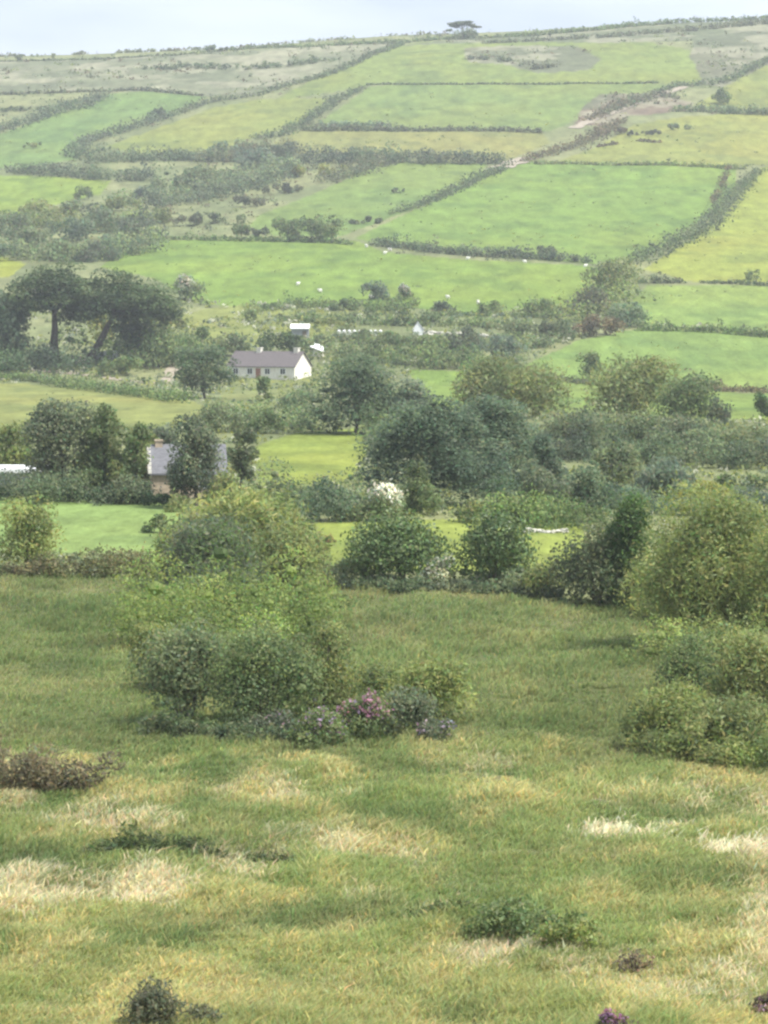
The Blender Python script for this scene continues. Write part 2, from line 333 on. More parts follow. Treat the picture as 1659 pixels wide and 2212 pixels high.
def ground_colour(x, y, u, v, soil=False):
    n1 = fbm(x / 3.2, y / 5.5, 3, 4); n2 = fbm(x / 26, y / 40, 9, 4)
    du = u + 9 * (fbm(u / 16, v / 9, 41, 3) - 0.5); dv = v + 4 * (fbm(u / 18 + 7, v / 9, 43, 3) - 0.5)
    n = len(x)
    cls = np.full(n, -1, np.int32)
    col = np.empty((n, 3)); col[:] = (.120, .140, .062)
    r = np.clip((fbm(x / 12, y / 24, 51, 4) - 0.35) / 0.3, 0, 1)[:, None]
    col = col * (1 - r) + np.array((.175, .185, .085)) * r
    for i, (nm, lb, c, poly) in enumerate(FIELDS):
        m = in_poly(du, dv, poly)
        cls[m] = i; col[m] = c
    moor = np.isin(cls, [i for i, f in enumerate(FIELDS) if f[0] == 'moorland'])
    k = np.clip((fbm(x / 34, y / 40, 61, 5) - 0.44) / 0.10, 0, 1)[:, None]
    col = np.where(moor[:, None], col * (1 - .7 * k) + np.array((.095, .112, .060)) * .7 * k, col)
    kk = np.clip((fbm(x / 16 + 3, y / 22, 67, 5) - 0.50) / 0.10, 0, 1)[:, None]
    col = np.where(moor[:, None], col * (1 - .6 * kk) + np.array((.250, .240, .160)) * .6 * kk, col)
    past = np.isin(cls, [i for i, f in enumerate(FIELDS) if f[0] in ('field', 'garden')])
    k = np.clip((fbm(x / 30 + 5, y / 60, 71, 5) - 0.45) / 0.22, 0, 1)[:, None]
    col = np.where(past[:, None], col * (1 - .35 * k) + col * np.array((1.32, 1.08, .95)) * .35 * k, col)
    k = np.clip((fbm(x / 9 + 5, y / 16, 77, 4) - 0.56) / 0.12, 0, 1)[:, None]
    col = np.where(past[:, None], col * (1 - .22 * k * np.array((1, .8, .6))), col)
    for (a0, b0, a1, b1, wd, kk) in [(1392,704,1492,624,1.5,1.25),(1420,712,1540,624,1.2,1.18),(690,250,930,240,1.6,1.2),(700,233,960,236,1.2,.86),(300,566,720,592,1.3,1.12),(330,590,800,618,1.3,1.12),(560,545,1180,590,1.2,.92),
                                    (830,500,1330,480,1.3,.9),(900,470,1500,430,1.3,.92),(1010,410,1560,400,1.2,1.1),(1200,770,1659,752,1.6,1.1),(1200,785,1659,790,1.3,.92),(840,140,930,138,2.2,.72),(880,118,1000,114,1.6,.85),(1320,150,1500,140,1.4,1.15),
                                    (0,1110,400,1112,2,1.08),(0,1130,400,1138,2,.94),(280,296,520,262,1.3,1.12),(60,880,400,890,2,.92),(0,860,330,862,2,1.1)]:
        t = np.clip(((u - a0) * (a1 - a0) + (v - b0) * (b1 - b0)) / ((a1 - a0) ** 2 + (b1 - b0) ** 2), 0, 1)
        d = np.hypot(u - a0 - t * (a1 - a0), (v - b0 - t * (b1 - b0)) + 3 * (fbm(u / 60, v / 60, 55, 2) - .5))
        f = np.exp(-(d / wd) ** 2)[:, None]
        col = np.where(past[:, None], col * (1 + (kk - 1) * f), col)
    # near meadows
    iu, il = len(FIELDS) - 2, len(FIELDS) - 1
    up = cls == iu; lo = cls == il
    k = np.clip((fbm(x / 2.6, y / 7, 81, 5) - 0.46) / 0.2, 0, 1)[:, None]
    col = np.where(up[:, None], col * (1 - .5 * k) + np.array((.215, .212, .092)) * .55 * k, col)
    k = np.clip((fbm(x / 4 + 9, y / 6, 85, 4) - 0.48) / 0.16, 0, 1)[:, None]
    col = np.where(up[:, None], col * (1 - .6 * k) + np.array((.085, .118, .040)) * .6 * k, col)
    k = np.clip((fbm(x / 1.3, y / 2.6, 91, 5) - 0.47) / 0.16, 0, 1)[:, None]
    col = np.where(lo[:, None], col * (1 - .8 * k) + np.array((.295, .280, .125)) * .8 * k, col)
    k = np.clip((fbm(x / 7 + 2, y / 4, 93, 5) - 0.47) / 0.16, 0, 1)[:, None]
    col = np.where(lo[:, None], col * (1 - .5 * k) + np.array((.265, .260, .110)) * .5 * k, col)
    k = np.clip((fbm(x / 2.4 + 4, y / 3.4, 95, 4) - 0.52) / 0.16, 0, 1)[:, None]
    col = np.where(lo[:, None], col * (1 - .7 * k) + np.array((.088, .128, .042)) * .7 * k, col)
    wob = np.clip(.15 + 3.2 * (fbm(x / 1.0, y / .9, 101, 5) - 0.30), 0, 1.6)
    nearm = (up | lo)
    for (pu, pv, ru, rv, s, wh) in STRAW:
        d2 = ((u - pu) / ru) ** 2 + ((v - pv) / rv) ** 2
        k = (s * np.exp(-d2 * .8) * wob).clip(0, 1); k = .9 * sstep(.34, .70, k) * nearm
        c = np.array((.300, .290, .155)) * (1 - wh) + np.array((.44, .41, .29)) * wh
        col = col * (1 - k[:, None]) + c * k[:, None]
    for (pu, pv, ru, rv, s) in DARKP:
        d2 = ((u - pu) / ru) ** 2 + ((v - pv) / rv) ** 2
        k = (s * np.exp(-d2 * 1.3) * wob).clip(0, 1) * nearm * .8
        col = col * (1 - k[:, None]) + np.array((.070, .088, .036)) * k[:, None]
    if soil: col = np.where(nearm[:, None], col * np.array((.62, .58, .60)), col)      # thatch and soil between the blades
    col = col * (0.86 + 0.28 * n1[:, None]) * (0.92 + 0.16 * n2[:, None])
    return col, cls

def build_ground():
    us = np.concatenate([np.linspace(-9000, -1500, 14), np.linspace(-1400, -240, 30), np.arange(-200, 1860, 4.0), np.linspace(1900, 3060, 30), np.linspace(3200, 10600, 14)])
    # rows: even steps as seen from the viewpoint down to the ridge
    vs = np.arange(2330, 86, -3.0)
    zr = _Zf / np.maximum(_Df, 1)
    ok = (_Df > 48) & (_Df < 1460)
    vcol = CV - F * np.tan(np.arctan(zr[ok]) + PITCH)
    vm = np.minimum.accumulate(vcol)
    Ds = np.interp(-vs, -vm, _Df[ok])
    Ds = np.unique(np.concatenate([[-60, -30, -8, 2, 8, 14, 20, 26, 32, 38, 43, 47], Ds[Ds > 48], np.arange(505, 1460, 6.0), [1466, 1480, 1500, 1530, 1600, 1750, 2100, 2600, 3400, 4800]]))
    Ds = Ds[np.concatenate([[True], np.diff(Ds) > 0.02])]
    UU, DD = np.meshgrid(us, Ds)
    X = (UU - CU) / F * np.maximum(np.abs(DD), 12.0); Y = DD
    Z = ground(X, Y)
    x, y, z = X.ravel(), Y.ravel(), Z.ravel()
    yy = np.maximum(y, 12)
    uu, vv = uv_of(x, yy, z)
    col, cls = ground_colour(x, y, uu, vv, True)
    col[y < 45] = (.15, .17, .05); cls[y < 45] = len(FIELDS) - 1
    cls[y > 1475] = -1
    nr, nc = UU.shape
    idx = np.arange(nr * nc).reshape(nr, nc)
    Q = np.stack([idx[:-1, :-1], idx[:-1, 1:], idx[1:, 1:], idx[1:, :-1]], -1).reshape(-1, 4)
    fc = cls[Q[:, 0]]
    V = np.stack([x, y, z], -1)
    for i in range(-1, len(FIELDS)):
        q = Q[fc == i]
        if len(q) == 0: continue
        used, inv = np.unique(q.ravel(), return_inverse=True)
        if i < 0: nm, lb, ct = 'hillside', 'rough grey green ground between the fields of the valley and hill', 'hillside'
        else: nm, lb, ct = FIELDS[i][0], FIELDS[i][1], FIELDS[i][0]
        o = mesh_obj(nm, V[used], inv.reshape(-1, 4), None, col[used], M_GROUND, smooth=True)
        tag(o, lb, ct, kind='structure')
build_ground()

def strip(name, label, cat, pts, width, mat, lift=0.05):
    """a road or path laid over the ground"""
    P = [Vector(at(u, v)) for u, v in pts]
    fine = []
    for a, b in zip(P[:-1], P[1:]):
        n = max(2, int((b - a).length / 2.0))
        for k in range(n): fine.append(a.lerp(b, k / n))
    fine.append(P[-1])
    V, Q = [], []
    for i, p in enumerate(fine):
        d = fine[min(i + 1, len(fine) - 1)] - fine[max(i - 1, 0)]; d.z = 0; d.normalize()
        n = Vector((-d.y, d.x, 0)) * width / 2 * (0.8 + 0.5 * random.Random(i // 3).random())
        for k in (-1, -.33, .33, 1):
            q = p + n * k
            V.append((q.x, q.y, float(ground(q.x, q.y)) + lift))
    for i in range(len(fine) - 1):
        for k in range(3):
            a = i * 4 + k; Q.append((a, a + 1, a + 5, a + 4))
    return tag(mesh_obj(name, V, Q, mat=mat), label, cat, kind='structure')

strip('path', 'pale gravel track climbing the hill through brown bracken', 'path', [(1080,364),(1110,352),(1140,342)], 7.0, M_GRAVEL, .25)
strip('path', 'thin pale track beside the brown bracken patch high on the hill', 'path', [(1240,278),(1290,255),(1340,238),(1400,212),(1480,188)], 4.0, M_GRAVEL, .25)
strip('road', 'narrow pale lane running below the big cypresses', 'road', [(-60,797),(60,800),(130,804),(200,812),(260,821),(330,828),(362,826)], 2.0, M_GRAVEL, .08)
strip('road', 'curving pale garden drive beside the round dark tree', 'road', [(362,826),(366,812),(376,796),(392,782)], 2.0, M_GRAVEL, .08)

# ------------------------------------------------------------------ foliage
_t = (1 + 5 ** .5) / 2
ICO_V = np.array([(-1,_t,0),(1,_t,0),(-1,-_t,0),(1,-_t,0),(0,-1,_t),(0,1,_t),(0,-1,-_t),(0,1,-_t),(_t,0,-1),(_t,0,1),(-_t,0,-1),(-_t,0,1)], float)
ICO_V /= np.linalg.norm(ICO_V[0])
ICO_T = np.array([(0,11,5),(0,5,1),(0,1,7),(0,7,10),(0,10,11),(1,5,9),(5,11,4),(11,10,2),(10,7,6),(7,1,8),(3,9,4),(3,4,2),(3,2,6),(3,6,8),(3,8,9),(4,9,5),(2,4,11),(6,2,10),(8,6,7),(9,8,1)])

def unit(a): return a / np.maximum(np.linalg.norm(a, axis=-1, keepdims=True), 1e-9)

def leaves_on(rng, lob, rad, flat, n, size, colour, style='leaf', var=0.22, core=True, lean=(0, 0, 0)):
    """leaf faces spread over lobes; lob (m,3) centres, rad (m,) radii, flat = vertical squash"""
    m = len(lob)
    wgt = rad ** 2; wgt = wgt / wgt.sum()
    li = rng.choice(m, n, p=wgt)
    d = unit(rng.normal(size=(n, 3)) + np.array((0, 0, .25)))
    rr = rad[li] * (0.62 + 0.46 * rng.random(n) ** 0.7) * np.where(rng.random(n) < .12, 1 + .5 * rng.random(n), 1)
    sc = np.array((1, 1, flat))
    P = lob[li] + d * rr[:, None] * sc
    s = size * (0.55 + 0.9 * rng.random(n))
    if style == 'plate':
        N = unit(np.array((0, 0, 1.0)) + 0.55 * rng.normal(size=(n, 3)) + d * .35); asp = 0.55
    elif style == 'spray':
        N = unit(d + .7 * rng.normal(size=(n, 3))); asp = 0.30
    else:
        N = unit(d + .75 * rng.normal(size=(n, 3))); asp = 0.62
    if style == 'spray':
        T = d * np.array((1, 1, .35)) + np.array((0, 0, .25)) + .55 * rng.normal(size=(n, 3)) + np.array(lean)
    else:
        T = rng.normal(size=(n, 3)) + np.array(lean)
    T = unit(T - N * (T * N).sum(1, keepdims=True))
    B = np.cross(N, T)
    L = s[:, None] * (1.7 if style == 'spray' else 1.0); W = s[:, None] * asp * (1.7 if style == 'spray' else 1)
    V = np.stack([P - T * L, P + B * W - T * L * .1, P + T * L, P - B * W - T * L * .1], 1).reshape(-1, 3)
    Q = np.arange(n * 4).reshape(n, 4)
    lobtone = 1 + var * rng.normal(size=(m, 1)) * np.array((1.0, .85, .7))
    c = np.array(colour) * np.clip(lobtone[li], .5, 1.7) * (1 + var * 0.9 * (rng.random((n, 1)) - .5) * 2)
    c = np.clip(c * (1 + .12 * rng.normal(size=(n, 3)) * np.array((1, .4, .6))), .004, .9)
    C = np.repeat(c, 4, 0)
    T3 = None
    if core:
        k = len(ICO_V)
        cv = (lob[:, None, :] + ICO_V[None] * rad[:, None, None] * .22 * sc).reshape(-1, 3)
        T3 = (ICO_T[None] + (np.arange(m) * k)[:, None, None]).reshape(-1, 3) + len(V)
        V = np.concatenate([V, cv]); C = np.concatenate([C, np.repeat(np.array(colour) * np.clip(lobtone, .5, 1.6), k, 0)])
    return V, Q, T3, C

def lobes_for(rng, shape, w, d, h, px):
    """lobe centres in local metres (base at z=0)"""
    m = int(np.clip(px / 5.0, 8, 52)) * (2 if shape in ('umbrella', 'layers') else 1)
    if shape == 'dome':          # shrub down to the ground
        az = rng.random(m) * 2 * np.pi; el = np.arcsin(rng.random(m) ** .8)
        r = .45 + .36 * rng.random(m) ** .5
        L = np.stack([np.cos(az) * np.cos(el) * w / 2 * r * 1.15, np.sin(az) * np.cos(el) * d / 2 * r * 1.15, .08 * h + np.sin(el) ** .7 * h * .78 * (.55 + .45 * rng.random(m))], -1)
        R = (.17 + .15 * rng.random(m)) * min(w, h * 1.3)
    elif shape == 'round':       # tree crown on a trunk
        v = unit(rng.normal(size=(m, 3))) * (rng.random((m, 1)) ** .22)
        L = v * np.array((w * .36, d * .36, h * .33)) + np.array((0, 0, h * .52))
        R = (.18 + .13 * rng.random(m)) * min(w, h)
    elif shape == 'ragged':      # upright, uneven
        v = unit(rng.normal(size=(m, 3))) * (rng.random((m, 1)) ** .28)
        t = (v[:, 2] + 1) / 2
        L = v * np.array((w * .40, d * .38, h * .42)) * np.stack([1.06 - .4 * t, 1.06 - .4 * t, np.ones(m)], -1) + np.array((0, 0, h * .48))
        R = (.13 + .13 * rng.random(m)) * min(w, h)
    elif shape == 'cone':
        t = rng.random(m) ** 1.25
        az = rng.random(m) * 2 * np.pi; r = (1 - t) * (.35 + .6 * rng.random(m))
        L = np.stack([np.cos(az) * r * w * .42, np.sin(az) * r * d * .42, h * (.10 + .80 * t)], -1)
        R = (.11 + .12 * (1 - t)) * w * (.8 + .4 * rng.random(m))
    elif shape == 'column':
        t = rng.random(m); az = rng.random(m) * 2 * np.pi
        r = np.sqrt(rng.random(m)) * (1.05 - .5 * t ** 3)
        L = np.stack([np.cos(az) * r * w * .34, np.sin(az) * r * d * .34, h * (.06 + .84 * t)], -1)
        R = (.17 + .12 * rng.random(m)) * w
    elif shape == 'umbrella':    # wide flat topped cypress
        az = rng.random(m) * 2 * np.pi; r = np.sqrt(rng.random(m))
        top = (1 - .42 * r ** 2.2)
        L = np.stack([np.cos(az) * r * w * .43, np.sin(az) * r * d * .43, h * (.46 + .50 * top * (.2 + .8 * rng.random(m)) - .08 * r)], -1)
        L[:, 2] = np.minimum(L[:, 2], h * (.93 - .26 * r ** 2))
        R = (.11 + .09 * rng.random(m)) * w * .85
    elif shape == 'layers':      # spreading conifer with tiers to the ground
        t = rng.random(m); az = rng.random(m) * 2 * np.pi
        r = rng.random(m) ** .4 * np.sqrt(np.maximum(1.02 - t ** 1.7, .02))
        L = np.stack([np.cos(az) * r * w * .44, np.sin(az) * r * d * .44, h * (.06 + .84 * t)], -1)
        R = (.12 + .08 * rng.random(m)) * w * .8
    if shape in ('dome', 'round', 'column', 'ragged'):
        ph = rng.random(4) * 6.28; a = np.arctan2(L[:, 1], L[:, 0])
        k = 1 + .16 * np.sin(2 * a + ph[0]) + .12 * np.sin(3 * a + ph[1]); L[:, :2] *= k[:, None]
        e = rng.permutation(m)[:max(3, m // 3)]
        c = np.array((0, 0, h * .35)); out = c + (L[e] - c) * (1.12 + .28 * rng.random((len(e), 1))); out[:, 2] = np.maximum(out[:, 2], .04 * h)
        L = np.concatenate([L, out]); R = np.concatenate([R, R[e] * (.35 + .3 * rng.random(len(e)))])
    return L, R

def tube(P, R, n=7):
    V, Q = [], []
    P = [Vector(p) for p in P]
    for i, p in enumerate(P):
        d = (P[min(i + 1, len(P) - 1)] - P[max(i - 1, 0)]).normalized()
        a = d.orthogonal().normalized(); b = d.cross(a)
        for k in range(n):
            t = 2 * math.pi * k / n
            V.append(p + (a * math.cos(t) + b * math.sin(t)) * R[i])
    for i in range(len(P) - 1):
        for k in range(n):
            Q.append((i * n + k, i * n + (k + 1) % n, (i + 1) * n + (k + 1) % n, (i + 1) * n + k))
    return np.array([tuple(v) for v in V]), np.array(Q)

def trunk_mesh(rng, L, R, h, base_r, limbs=6, lean=0.0, low=.3):
    top = Vector((L[:, 0].mean() + lean * h * .3, L[:, 1].mean(), h * .72))
    fork = Vector((0, 0, 0)).lerp(top, .5)
    pts = [Vector((0, 0, -.4)), Vector((0, 0, .02 * h)), Vector((0, 0, 0)).lerp(top, .28) + Vector((rng.normal() * .01 * h, rng.normal() * .01 * h, 0)), fork, top]
    Vs, Qs = [], []
    v, q = tube(pts, [base_r * 1.35, base_r * 1.1, base_r * .85, base_r * .65, base_r * .25]); Vs.append(v); Qs.append(q)
    order = rng.permutation(len(L))[:limbs]
    for i in order:
        c = Vector(L[i]); s = Vector((0, 0, 0)).lerp(top, low + (.95 - low) * .6 * rng.random())
        mid = s.lerp(c, .5) + Vector((0, 0, .04 * h))
        v, q = tube([s, mid, c], [base_r * .42, base_r * .28, base_r * .1], 5)
        Qs.append(q + sum(len(k) for k in Vs)); Vs.append(v)
    return np.concatenate(Vs), np.concatenate(Qs)

_seed = [100]
TREE_SHAPES = ('round', 'ragged', 'cone', 'umbrella', 'layers')
def plant(name, label, cat, u, v, w, h, colour, shape='dome', style='leaf', group=None, dens=1.0, leaf=5.5, var=.24, trunk=None, stems=False,
          deep=.85, lean=(0, 0, 0), mat=None, bark=None, trunk_at=0.0, trunk_r=None, flat=None, flowers=None, push=.3, shear=0.0, lobes=None):
    """one bush or tree standing at survey point (u, v); w and h are its apparent size there"""
    _seed[0] += 1; rng = np.random.default_rng(_seed[0])
    x, y, z = at(u, v)
    px = y / F
    W, H = w * px, h * px
    dp = min(W * deep, 14)
    y2 = y + dp * push; x2 = x * y2 / y
    z2 = float(ground(x2, y2))
    H = H + max(0.0, min(z2 - z, .3 * H)) * 0
    loc = (x2, y2, z2 - .04)
    mat = mat or M_LEAF
    L, R = lobes_for(rng, shape, W, dp, H, math.sqrt(w * h))
    if lobes:
        A = np.array(lobes, float) * px
        L = np.stack([A[:, 0], rng.normal(size=len(A)) * W * .12, A[:, 1]], -1); R = A[:, 2]
    if shear: L[:, 0] += shear * L[:, 2]
    fl = flat if flat is not None else (.5 if style == 'plate' else .9)
    x0_, x1_ = (L[:, 0] - R).min(), (L[:, 0] + R).max()
    L[:, 0] = (L[:, 0] - (x0_ + x1_) / 2) * (W / (x1_ - x0_)) * 1.10
    L[:, 2] *= H / (L[:, 2] + R * fl).max()
    s_px = leaf * (1.0 if w * h > 2500 else .8)
    n = int(np.clip(dens * 4.6 * w * h / (s_px ** 2) * 1.6, 200, 34000))
    colour = PAL[colour] if isinstance(colour, str) else colour
    V, Q, T3, C = leaves_on(rng, L, R, fl, n, s_px * px * .62, colour, style, var, lean=lean)
    V[:, 2] = np.maximum(V[:, 2], -.05)
    istree = shape in TREE_SHAPES if trunk is None else trunk
    if not istree and not stems and not flowers:
        o = mesh_obj(name, V, Q, T3, C, mat); o.location = loc
        return tag(o, label, cat, group)
    root = tag(empty(name, loc), label, cat, group)
    mesh_obj('crown' if istree else 'foliage', V, Q, T3, C, mat, root)
    if istree:
        L2 = L - np.array((trunk_at * W, 0, 0))
        tv, tq = trunk_mesh(rng, L2, R, H, trunk_r * px if trunk_r else max(.022 * H, .06), 7, low=.68 if shape == 'umbrella' else .3)
        tv[:, 0] += trunk_at * W
        mesh_obj('trunk', tv, tq, mat=bark or M_BARK, parent=root, smooth=True)
    if stems:
        Vs, Qs, k = [], [], 0
        for i in range(9):
            a = rng.random() * 6.28; t = Vector(L[rng.integers(len(L))])
            b = Vector((math.cos(a) * W * .12 * rng.random(), math.sin(a) * dp * .12, -.2))
            v, q = tube([b, b.lerp(t, .5) + Vector((0, 0, .08 * H)), t * 1.08], [.03 + .006 * H, .02 + .004 * H, .012], 5)
            Vs.append(v); Qs.append(q + k); k += len(v)
        mesh_obj('stem', np.concatenate(Vs), np.concatenate(Qs), mat=bark or M_BARK, parent=root, smooth=True)
    if flowers:
        fc, fn, zmin, zmax = flowers
        keep = (L[:, 2] > zmin * H) & (L[:, 2] < zmax * H)
        Lf, Rf = (L[keep], R[keep]) if keep.any() else (L, R)
        front = rng.permutation(len(Lf))[:max(3, len(Lf) // 2)]
        V, Q, _, C = leaves_on(rng, Lf[front], Rf[front] * 1.10, fl, fn, s_px * px * .78, fc, 'leaf', .3, core=False)
        mesh_obj('blossom', V, Q, None, C, M_PETAL, root)
    return root

def hedge(label, pts, h, colour, group=None, name='hedge', cat='hedge', thick=1.0, gap=.0, leaf=4.2, var=.24, dens=1.0, rough=.42, clipped=False, style='leaf'):
    """one hedge along survey points; h is its apparent height there (number or list)"""
    _seed[0] += 1; rng = np.random.default_rng(_seed[0])
    hs = h if isinstance(h, (list, tuple)) else [h] * len(pts)
    Ls, Rs = [], []
    P0 = Vector(at(*pts[0]))
    tot = 0
    for (a, b, ha, hb) in zip(pts[:-1], pts[1:], hs[:-1], hs[1:]):
        A, B = Vector(at(*a)), Vector(at(*b))
        ln = (B - A).length
        px = (A.y + B.y) / 2 / F
        lenpx = math.hypot(a[0] - b[0], a[1] - b[1])
        hm = (ha + hb) / 2 * px
        m = max(4, int(ln / (hm * .30)) * 3)
        m = min(m, 420)
        for i in range(m):
            t = (i + rng.random()) / m
            if gap and vnoise(np.array([t * ln / (hm * 2.2)]), np.array([.5]), _seed[0])[0] < gap: continue
            hh = (ha + (hb - ha) * t) * px * 1.18
            p = A.lerp(B, t)
            off = rng.normal(size=2) * hh * .40 * thick
            q = (p.x + off[0], p.y + off[1])
            k = 1.15 - rough * 1.45 * rng.random() ** 1.2
            if not clipped and rough > .3 and rng.random() < .035: k *= 1.5 + .4 * rng.random()
            r = hh * (.28 + .12 * rng.random()) * (.75 + .5 * k)
            zc = float(ground(*q)) + max(r * .45, (hh * k - r) * (.35 + .65 * rng.random()))
            Ls.append((q[0] - P0.x, q[1] - P0.y, zc - P0.z)); Rs.append(r)
        tot += lenpx * (ha + hb) / 2
    L, R = np.array(Ls), np.array(Rs)
    px = P0.y / F
    n = int(np.clip(dens * 5.5 * tot / leaf ** 2 * 1.6, 250, 24000))
    colour = PAL[colour] if isinstance(colour, str) else colour
    V, Q, T3, C = leaves_on(rng, L, R, .85, n, leaf * px * .6, colour, style, var * 1.25)
    mixc = np.clip((fbm(V[:, 0] / (hs[0] * px * 2.2), V[:, 1] / (hs[0] * px * 3), _seed[0], 2) - .42) / .2, 0, 1)[:, None]
    C = C * (1 - mixc * .5) + C * np.array((1.0, 1.18, .9)) * mixc * .5
    o = mesh_obj(name, V, Q, T3, C, M_LEAF); o.location = P0
    return tag(o, label, cat, group)

# ---- hedges and scrub strips on the hill
G1 = 'hedges dividing the hill fields'
hedge('dark scrub strip rising beside the cool green pasture', [(-60,300),(0,284),(60,268),(110,250),(170,232),(235,207)], [18,20,20,22,24,12], 'dusk', G1, thick=1.6)
hedge('thin brown hedge along the foot of the pale moorland', [(-80,208),(0,205),(150,200),(300,195),(440,208)], [9,9,8,8,6], 'heath', G1, rough=.7)
hedge('thick lower hedge zigzagging above the dark scrub band', [(168,345),(172,320),(205,302),(275,284),(340,262),(380,250)], [28,24,20,19,20,12], 'dusk', G1)
hedge('long diagonal hedge climbing toward the skyline', [(380,248),(450,222),(560,206),(700,166),(770,138),(840,108),(880,92)], [14,13,12,12,12,10,8], 'scrub', G1, rough=.6)
hedge('dark hedge under the yellowish hill pasture', [(190,352),(300,348),(390,345),(465,352)], [24,26,24,20], 'dusk', G1, thick=1.3)
hedge('dark scrub band above the vivid green pasture', [(20,372),(100,378),(180,384),(290,392),(330,386)], [18,28,26,28,18], 'dusk', G1, thick=1.5)
hedge('broad dark hedge descending to the scrub bushes', [(290,455),(400,442),(520,414),(595,388),(640,358)], [26,28,30,32,34], 'dusk', G1, thick=1.4)
hedge('diagonal hedge beside the highest green pasture', [(545,302),(610,295),(650,272),(700,240),(730,218),(790,190)], [18,18,16,17,16,10], 'scrub', G1, rough=.6)
hedge('long level hedge below the smooth green pasture', [(650,282),(760,282),(900,284),(1040,283),(1170,287)], [16,15,12,11,10], 'heath', G1, rough=.6)
hedge('dark bushy hedge below the long pale dry pasture', [(640,352),(760,350),(900,352),(1000,353),(1085,354)], [30,34,26,28,24], 'dusk', G1, thick=1.2)
hedge('ragged brown scrub wedge above the rough slope', [(700,398),(760,380),(800,362),(860,348)], [22,26,28,22], 'heath', G1, thick=1.6)
hedge('diagonal hedge between the two green pastures under the track', [(842,465),(900,450),(960,425),(1030,392),(1090,366)], [14,16,18,18,16], 'scrub', G1)
hedge('dark hedge along the top of the sheep pasture', [(812,530),(930,545),(1060,555),(1180,562),(1272,568)], [20,19,22,20,18], 'dusk', G1)
hedge('stout diagonal hedge beside the yellow green pasture', [(1372,576),(1450,538),(1530,492),(1575,440),(1600,410),(1640,372)], [28,30,26,24,20,14], 'scrub', G1, thick=1.2)
hedge('thin ragged hedge along the top of the big sloping pasture', [(1150,354),(1300,357),(1450,357),(1610,366)], [8,8,9,10], 'olive', G1, rough=.7)
hedge('short corner hedge closing the big sloping pasture', [(1575,362),(1560,400),(1540,440)], [9,10,10], 'brown', G1, gap=.35)
hedge('brown scrub strip beside the lower part of the track', [(1125,352),(1170,338),(1230,322),(1290,298),(1345,262)], [10,16,18,20,12], 'brown', G1, thick=1.4)
hedge('thin straight dark hedge across the upper hill', [(790,184),(900,183),(1040,182),(1200,183),(1420,180)], [4,4,4,4,5], 'scrub', G1, leaf=4, rough=.7)
hedge('dark diagonal hedge high by the frame edge', [(1400,205),(1460,188),(1560,180),(1620,152),(1690,118)], [8,12,14,14,14], 'scrub', G1)
hedge('dark hedge with big bushes above the yellow tussocky pasture', [(1450,240),(1530,242),(1600,246),(1720,250)], [12,18,18,20], 'grey', G1)
hedge('dark hedge stub at the pasture corner', [(1385,612),(1430,612),(1475,612)], [16,17,8], 'scrub', G1)
hedge('thin dark hedge beside one dark bush', [(1515,612),(1590,614),(1659,618),(1740,622)], [7,9,9,9], 'scrub', G1)
hedge('level dark hedge between the two flat pastures', [(1380,714),(1500,716),(1659,728),(1760,736)], [18,16,17,18], 'mid', G1)
hedge('low stone hedge under the small dark tree', [(1165,812),(1210,822),(1285,832)], [10,12,12], 'heath', G1, rough=.6)
hedge('brown hedge above the small green paddock', [(1490,838),(1560,846),(1659,850),(1760,855)], [24,16,15,18], 'brown', G1)
hedge('green hedge capping the skyline beyond the moorland', [(530,106),(640,103),(700,100),(800,95),(900,90),(965,86)], [6,7,6,8,8,9], 'mid', G1, rough=.7, leaf=4)
hedge('dark green hedge along the ridge beyond the windswept tree', [(1030,84),(1150,78),(1290,66),(1390,56),(1500,44),(1620,35),(1720,27)], [8,10,11,12,10,10,8], 'mid', G1, rough=.7, leaf=4)
hedge('low scrub line on the bare skyline', [(-60,134),(60,132),(220,128),(380,120),(530,107)], [3,4,4,4,5], 'scrub', G1, rough=.8, leaf=4)
hedge('ragged scrub across the highest green pasture', [(1010,128),(1080,130),(1160,150),(1220,140)], [9,9,10,9], 'heath', G1, gap=.45)
hedge('tangled gorse below the highest pasture track', [(1300,250),(1360,228),(1420,205),(1470,215)], [14,16,14,12], 'heath', G1, thick=1.6, gap=.3)
hedge('sparse rushy line across the yellow tussocky pasture', [(1290,318),(1380,305),(1440,310)], [6,6,6], 'brown', G1, gap=.5)
hedge('dark hedge along the foot of the sheep pasture', [(560,672),(640,664),(720,668),(800,672),(880,682)], [14,20,22,26,28], 'mid', G1, thick=1.3)
hedge('low dark hedge joining the round bushes of the sheep pasture', [(920,684),(1000,682),(1100,684),(1220,690)], [12,10,10,14], 'mid', G1)
hedge('low dark bank under the pair of round field trees', [(370,518),(480,520),(590,522),(700,524),(765,530)], [10,11,12,14,8], 'mid', G1)

hedge('brown scrub belt just under the ridge', [(1040,94),(1180,88),(1300,82),(1420,72),(1540,62),(1700,48)], [7,8,9,10,12,12], 'heath', G1, thick=2.2, gap=.3, leaf=4)
hedge('dark scrub patches crossing the pale moorland', [(330,150),(430,146),(540,150),(640,140),(740,128)], [10,11,10,10,9], 'scrub', G1, thick=3.0, gap=.5, leaf=4)
hedge('ragged scrub below the pale moorland edge', [(-60,246),(40,240),(120,236),(170,224)], [10,10,10,10], 'scrub', G1, thick=2.5, gap=.4, leaf=4)
hedge('bluish scrub in the middle of the long level hedge', [(690,276),(760,275),(840,277)], [13,15,12], 'bluegrey', G1, leaf=4.5)
hedge('brown scrub spilling down beside the bracken patch', [(1270,262),(1330,232),(1400,212)], [10,12,12], 'brown', G1, thick=2.5, gap=.4, leaf=4.5)

